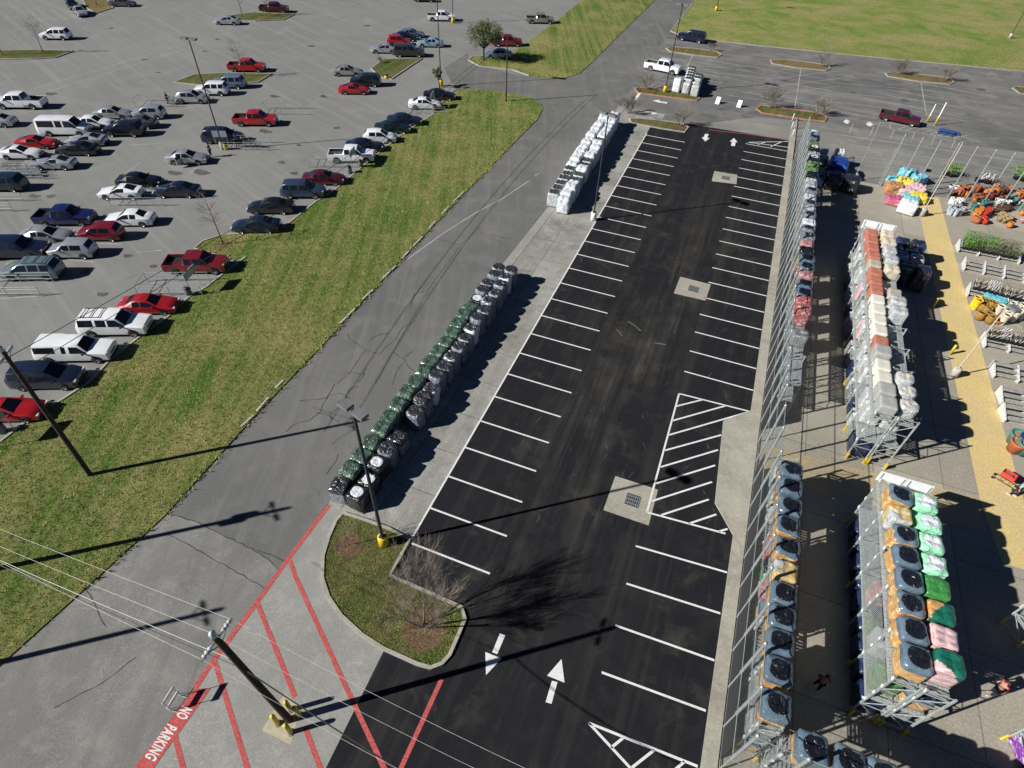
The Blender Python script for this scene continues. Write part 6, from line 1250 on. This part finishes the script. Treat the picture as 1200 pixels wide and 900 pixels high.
POTS = [('white', [(160, 345), (225, 360)], 'bowl', 'by the yard fence near the yellow walkway'), ('brown', [(150, 445), (195, 432)], 'tub', 'in front of the white bowls'), ('terracotta', [(280, 445), (270, 405), (430, 390), (480, 395), (505, 380)], 'barrel', 'in the back row along the yard fence'), ('orange', [(350, 452), (340, 385), (305, 378)], 'urn', 'near the first yard fence posts'),
        ('orange', [(610, 430), (660, 430), (725, 365), (740, 420), (755, 380), (690, 400)], 'barrel', 'under the middle yard fence posts'), ('brown', [(800, 425), (845, 440), (830, 405), (790, 450), (870, 430)], 'barrel', 'between two orange groups by the yard fence'), ('orange', [(890, 405), (920, 418), (905, 385)], 'urn', 'beside the dark brown pots by the fence'), ('orange', [(1030, 440), (1080, 430), (1115, 440), (1055, 485), (1100, 480), (1020, 470)], 'barrel', 'at the photo edge by the yard fence'),
        ('maroon', [(600, 492), (660, 494), (560, 480), (690, 480)], 'barrel', 'on the low white ledge'), ('teal', [(950, 480), (985, 470), (930, 540), (975, 545), (1000, 520)], 'tub', 'beside the white planters'), ('maroon', [(1000, 530), (1035, 520), (860, 500), (800, 500)], 'tub', 'between teal pots and white planters'),
        ('rust', [(455, 490), (490, 480), (530, 480), (450, 535), (500, 530), (530, 520), (475, 510)], 'urn', 'clustered behind the teal pots'), ('teal', [(550, 590), (590, 600), (440, 640), (545, 625), (585, 570), (430, 610), (400, 450)], 'tall', 'in the middle of the pottery cluster'), ('cream', [(470, 590), (490, 610)], 'bowl', 'between rust and teal pots'), ('orange', [(480, 690), (520, 700), (490, 740), (530, 670), (460, 720)], 'urn', 'in the glossy cluster facing the shrubs'), ('red', [(595, 695), (625, 675), (575, 745), (600, 725), (635, 710)], 'tall', 'in the glossy cluster facing the shrubs'), ('terracotta', [(490, 805), (530, 795), (465, 795)], 'barrel', 'at the front of the glossy cluster'), ('red', [(590, 815), (560, 800)], 'barrel', 'shining at the front of the glossy cluster'),
        ('white', [(755, 535), (790, 555), (830, 560), (870, 560), (895, 570), (750, 575)], 'tub', 'in the white planter row'), ('brown', [(830, 610), (880, 615), (780, 640), (850, 650), (905, 630), (735, 660), (800, 620), (820, 655)], 'bowl', 'stacked below the white planters'), ('tan', [(790, 730), (830, 760), (870, 775), (900, 790), (850, 800), (790, 780), (815, 720), (920, 760)], 'tub', 'in the mossy tan row'), ('orange', [(915, 862)], 'barrel', 'standing alone at the end of the tan row'),
        ('blue-grey', [(125, 640), (175, 650), (230, 645), (145, 700), (205, 715), (262, 710), (115, 690), (165, 680), (280, 680)], 'tall', 'in the pale statue group beside the walkway'), ('white', [(140, 545), (160, 580), (225, 550), (250, 585), (265, 560)], 'tall', 'behind the blue-grey statue group'), ('cream', [(1060, 550), (1090, 540)], 'bowl', 'at the photo edge'), ('teal', [(1100, 590), (1075, 650), (1110, 560)], 'tall', 'at the photo edge'), ('orange', [(1110, 660), (1080, 700)], 'urn', 'at the photo edge below teal ones'), ('pink', [(1105, 780), (1085, 800)], 'tub', 'at the photo edge')]
for colr, pts, form, where in POTS:
    for i, q in enumerate(pts): pot(ZA(*q), colr, form, (f'{colr} {form} pot {where}' if len(pts) == 1 else f'{colr} {form} pot {where}, {ordw(i)} in its group'), f'{colr} pots {where}', pr_.uniform(.9, 1.15)*(1.0 if form != 'tall' else .8))
ZB = lambda a, b: (1100+a/12, 325+b/12)
POT2 = [('yellow', [(465, 410), (485, 450)], 'tall', 'at the corner by the yellow walkway'), ('ochre', [(545, 390), (600, 400), (575, 470), (620, 490), (705, 440), (740, 450), (550, 590), (665, 600), (640, 520), (690, 640)], 'barrel', 'beside the bright yellow pots'), ('orange', [(800, 645)], 'bowl', 'in front of the cream birdbaths'), ('cream', [(790, 530), (880, 580), (960, 490), (1010, 530), (1100, 510), (1130, 590), (870, 660), (1020, 620), (960, 600), (1060, 560)], 'tall', 'among the birdbaths under the yard lamp'), ('teal', [(930, 410), (980, 400), (1030, 420), (1070, 440), (960, 440), (1010, 450)], 'bowl', 'behind the cream birdbaths')]
for colr, pts, form, where in POT2:
    for i, q in enumerate(pts): pot(ZB(*q), colr, form, f'{colr} {form} pot {where}' + ('' if len(pts) == 1 else f', {ordw(i)} in its group'), f'{colr} pots {where}', 1.15)
for i, (q, colr, lab) in enumerate((((1186, 519), 'teal', 'large teal planter in the group of four by the walkway, back'), ((1186, 528), 'terracotta', 'large terracotta planter in the group of four by the walkway'), ((1197, 523), 'blue', 'large deep blue planter in the group of four by the walkway'), ((1196, 531), 'teal', 'large teal planter in the group of four by the walkway, front'))): pot(q, colr, 'tub', lab, 'group of four large planters', 1.9)
q = P(1164, 352); pallet('disp_cyan', (q.x, q.y, .014), 'flat cyan bagged display under the yard lamp head', 'colourful bagged displays', 2, R(-10), s=.6, name='bag_display')
# display benches with scalloped white end panels
SLAT = mat('grey_bench_boards', (.30, .29, .265), .85, 0, .25, 5); PLAST = mat('white_bench_panel', (.52, .52, .52), .6, 0, .06, 3)
def bench(a, b, npan, label, wire=True, depth=1.25, h=.85):
    a, b = P(*a), P(*b); d = b-a; L = d.length; t = thing('display_bench', label, 'bench', (a.x, a.y, .014), math.atan2(d.y, d.x), 'scalloped display benches')
    prof = []
    nsc = 5
    for k in range(nsc*6+1):
        u = k/(nsc*6); y = -depth*.15 + u*depth*1.15; z = h*(1-.62*u) + .06*abs(math.sin(math.pi*nsc*u)); prof.append((y, z))
    prof = [(-depth*.15, 0)] + prof + [(depth, 0)]
    for i in range(npan):
        x = L*i/(npan-1) if npan > 1 else 0; g = MB(); n_ = len(prof)
        vs_ = [(x-.05, -y, z) for y, z in prof] + [(x+.05, -y, z) for y, z in prof]
        g.add(vs_, [tuple(range(n_)), tuple(reversed(range(n_, 2*n_)))] + [(k, n_+k, n_+(k+1) % n_, (k+1) % n_) for k in range(n_)], False); obj('scalloped_panel', g, PLAST, t)
    for z, y in ((h*.86, .02), (h*.58, -.42), (h*.34, -.86)):
        g = MB()
        g.box((L/2, y, z), (L-.1, .36, .035)); g.box((L/2, y-.17, z-.05), (L-.1, .03, .09))
        obj('shelf', g, SLAT, t)
    return t
BEN = [((1120, 289), (1190, 303), 4, 'display bench carrying the green shrubs beside the walkway'), ((1127, 310), (1196, 325), 4, 'empty display bench in front of the green shrubs'), ((1132, 340), (1200, 358), 4, 'display bench stocked with dark nursery pots'), ((1149, 398), (1205, 410), 3, 'display bench with dark pots in front of the birdbaths'), ((1159, 432), (1215, 444), 3, 'empty display bench beside the yard lamp pole base'), ((1167, 462), (1225, 474), 3, 'pale display bench second from the group of four planters'), ((1170, 482), (1225, 493), 3, 'pale display bench closest to the group of four planters')]
for a in BEN: bench(*a)
NPOT = mat('black_nursery_pot', (.012, .012, .014), .6); TAGW = mat('white_plant_tag', (.72, .72, .74), .5); LF1 = mat('shrub_leaves', (.10, .22, .035), .7, 0, .4, 3); LF2 = mat('dusty_leaves', (.14, .16, .08), .8, 0, .4, 3); LF3 = mat('dry_leaves', (.16, .12, .06), .9, 0, .4, 3)
def plant_meshes(seed, m, h, n_, r):
    rnd = random.Random(seed); g = MB(); g.lathe([(.01, 0), (.13, 0), (.17, .28), (.18, .30), (.15, .30), (.01, .27)], 12); a = g.mesh('nursery_pot', NPOT); g = MB()
    for k in range(n_):
        z = .3+rnd.random()**.7*h; rr = r*(.35+.65*math.sin(min(1, (z-.3)/h)*2.6)); p = Vector((rnd.gauss(0, rr*.5), rnd.gauss(0, rr*.5), z)); s_ = rnd.uniform(.03, .065); x = Vector((rnd.gauss(0, 1), rnd.gauss(0, 1), rnd.gauss(0, .6))).normalized(); y = x.orthogonal().normalized()
        g.add([p-x*s_, p+y*s_*.5, p+x*s_, p-y*s_*.5], [(0, 1, 2, 3)], False)
    for k in range(7): g.tube((0, 0, .28), (rnd.gauss(0, r*.4), rnd.gauss(0, r*.4), .3+h*rnd.uniform(.5, .95)), .008, .004, 3, False)
    if m is LF3:
        g.cur = 1
        for k in range(3):
            a0 = rnd.uniform(0, 6.283); p = Vector((.1*math.cos(a0), .1*math.sin(a0), .3)); g.beam(p, p+Vector((.22*math.cos(a0), .22*math.sin(a0), .42)), .05, .012)
    return a, g.mesh('foliage', [m, TAGW])
PL = [plant_meshes(1, LF1, .95, 260, .42), plant_meshes(2, LF1, .8, 240, .40), plant_meshes(3, LF2, .75, 200, .40), plant_meshes(4, LF3, .45, 40, .28)]
def plant(loc, k, label, grp, rz): 
    t = thing('potted_plant', label, 'potted plant', loc, rz, grp)
    for n_, me in zip(('nursery_pot', 'foliage'), PL[k]): link(n_, me, t)
def on_bench(a, b, n_, f, row_y, z):
    a, b = P(*a), P(*b); d = (b-a).normalized(); nr = Vector((-d.y, d.x, 0)); L = (b-a).length
    for i in range(n_): q = a + d*(L*(i+.5)/n_) + nr*row_y; f(i, Vector((q.x, q.y, z)))
for r_, (yy, zz_) in enumerate(((-.02, .84), (-.50, .58), (-.92, .35))):
    def fp(i, q): plant(q, (0 if i < 5 else 1 if i < 7 else 2) if r_ < 2 else (1 if i < 4 else 2), ('bright green shrub in a black pot on the bench beside the walkway' if i < (7 if r_ < 2 else 4) else 'dusty green shrub in a black pot on the bench beside the walkway'), 'bright shrubs on the bench' if i < (7 if r_ < 2 else 4) else 'dusty shrubs on the bench', i*1.3)
    on_bench((1122, 289.4), (1186, 302.2), 11, fp, yy, zz_)
for (a, b), nm, kk in ((((1134, 340.5), (1199, 357.7)), 'stocked bench', 3), (((1151, 398.5), (1203, 409.6)), 'bench in front of the birdbaths', 3)):
    for yy, zz_ in ((-.02, .84), (-.50, .58)):
        on_bench(a, b, 11, lambda i, q: plant(q, kk, f'dried-out plant in a black pot on the {nm}', f'dried-out plants on the {nm}', i*.9), yy, zz_)
# planting beyond the yard fence
for i, (pt, k, lab) in enumerate((((1108, 205), 2, 'dusty green shrub beyond the first yard fence posts'), ((1114, 207), 1, 'low green shrub beyond the yard fence'), ((1145, 213), 3, 'brown shrub beyond the middle yard fence posts'), ((1156, 215), 3, 'brown shrub beyond the yard fence, beside another'), ((1163, 217), 3, 'last brown shrub beyond the yard fence'), ((1190, 210), 1, 'green hedge plant beyond the yard fence at the photo edge'), ((1198, 212), 1, 'end green hedge plant beyond the yard fence at the photo edge'))):
    q = P(*pt); plant((q.x, q.y, .0), k, lab, 'shrubs beyond the yard fence', i*1.1); 
    o = [x for x in C.objects if x.get('label') == lab][0]; o.scale = (2.6, 2.2, 1.5)
# mesh rack and crates in the corner
rack('r', 'low wire-decked rack with yellow bags at the photo edge', 33.2, 1.7, 1.4, 2.2, 2, 2.1, (.9,), R(-64), (.2, 1.9))
rack('r', 'empty shaded cage rack beside the person in the orange vest', 34.2, 8.6, 1.4, 2.4, 2, 2.2, (1.1,), R(-64), (.2, 2.0))
pallet('yellow_open', (35.0, 1.9, .95), 'pallet of tan bags on the low wire-decked rack', 'goods on the low rack', 1, R(-64), s=.7)
q = P(1207, 884); pallet('disp_purple', (q.x, q.y, .014), 'purple and white wrapped goods at the photo edge', 'colourful bagged displays', 1, R(20), s=1.0, name='bag_display')
# ------------------------------------------------------------------ camera, light, world
cam = bpy.data.cameras.new('camera'); co = bpy.data.objects.new('camera', cam); C.objects.link(co)
cam.sensor_width = 36; cam.lens = F_PX/1200*36; cam.clip_end = 3000; cam.clip_start = .5
co.matrix_world = Matrix(((_r.x, _u.x, -_f.x, CAM.x), (_r.y, _u.y, -_f.y, CAM.y), (_r.z, _u.z, -_f.z, CAM.z), (0, 0, 0, 1)))
scene.camera = co
sd = Vector((math.sin(SUN_AZ)*math.cos(SUN_EL), math.cos(SUN_AZ)*math.cos(SUN_EL), -math.sin(SUN_EL)))
sl = bpy.data.lights.new('sun', 'SUN'); sl.energy = 5.0; sl.angle = R(.5); sl.color = (1, .975, .915)
so = bpy.data.objects.new('sun', sl); C.objects.link(so); so.rotation_euler = sd.to_track_quat('-Z', 'Y').to_euler(); so.location = (0, 0, 80)
w = bpy.data.worlds.new('World'); scene.world = w; w.use_nodes = True
nt = w.node_tree; bg = nt.nodes['Background']; sky = nt.nodes.new('ShaderNodeTexSky'); sky.sky_type = 'NISHITA'; sky.sun_disc = False
sky.sun_elevation = SUN_EL; sky.sun_rotation = SUN_AZ+math.pi; sky.air_density = .30; sky.dust_density = 0; sky.ozone_density = 6.0; nt.links.new(sky.outputs[0], bg.inputs['Color']); bg.inputs['Strength'].default_value = .05
vs = scene.view_settings; vs.view_transform = 'Standard'; vs.look = 'None'; vs.gamma = 1; vs.use_curve_mapping = False; vs.exposure = 0.50
scene.cycles.max_bounces = 6; scene.cycles.transparent_max_bounces = 12
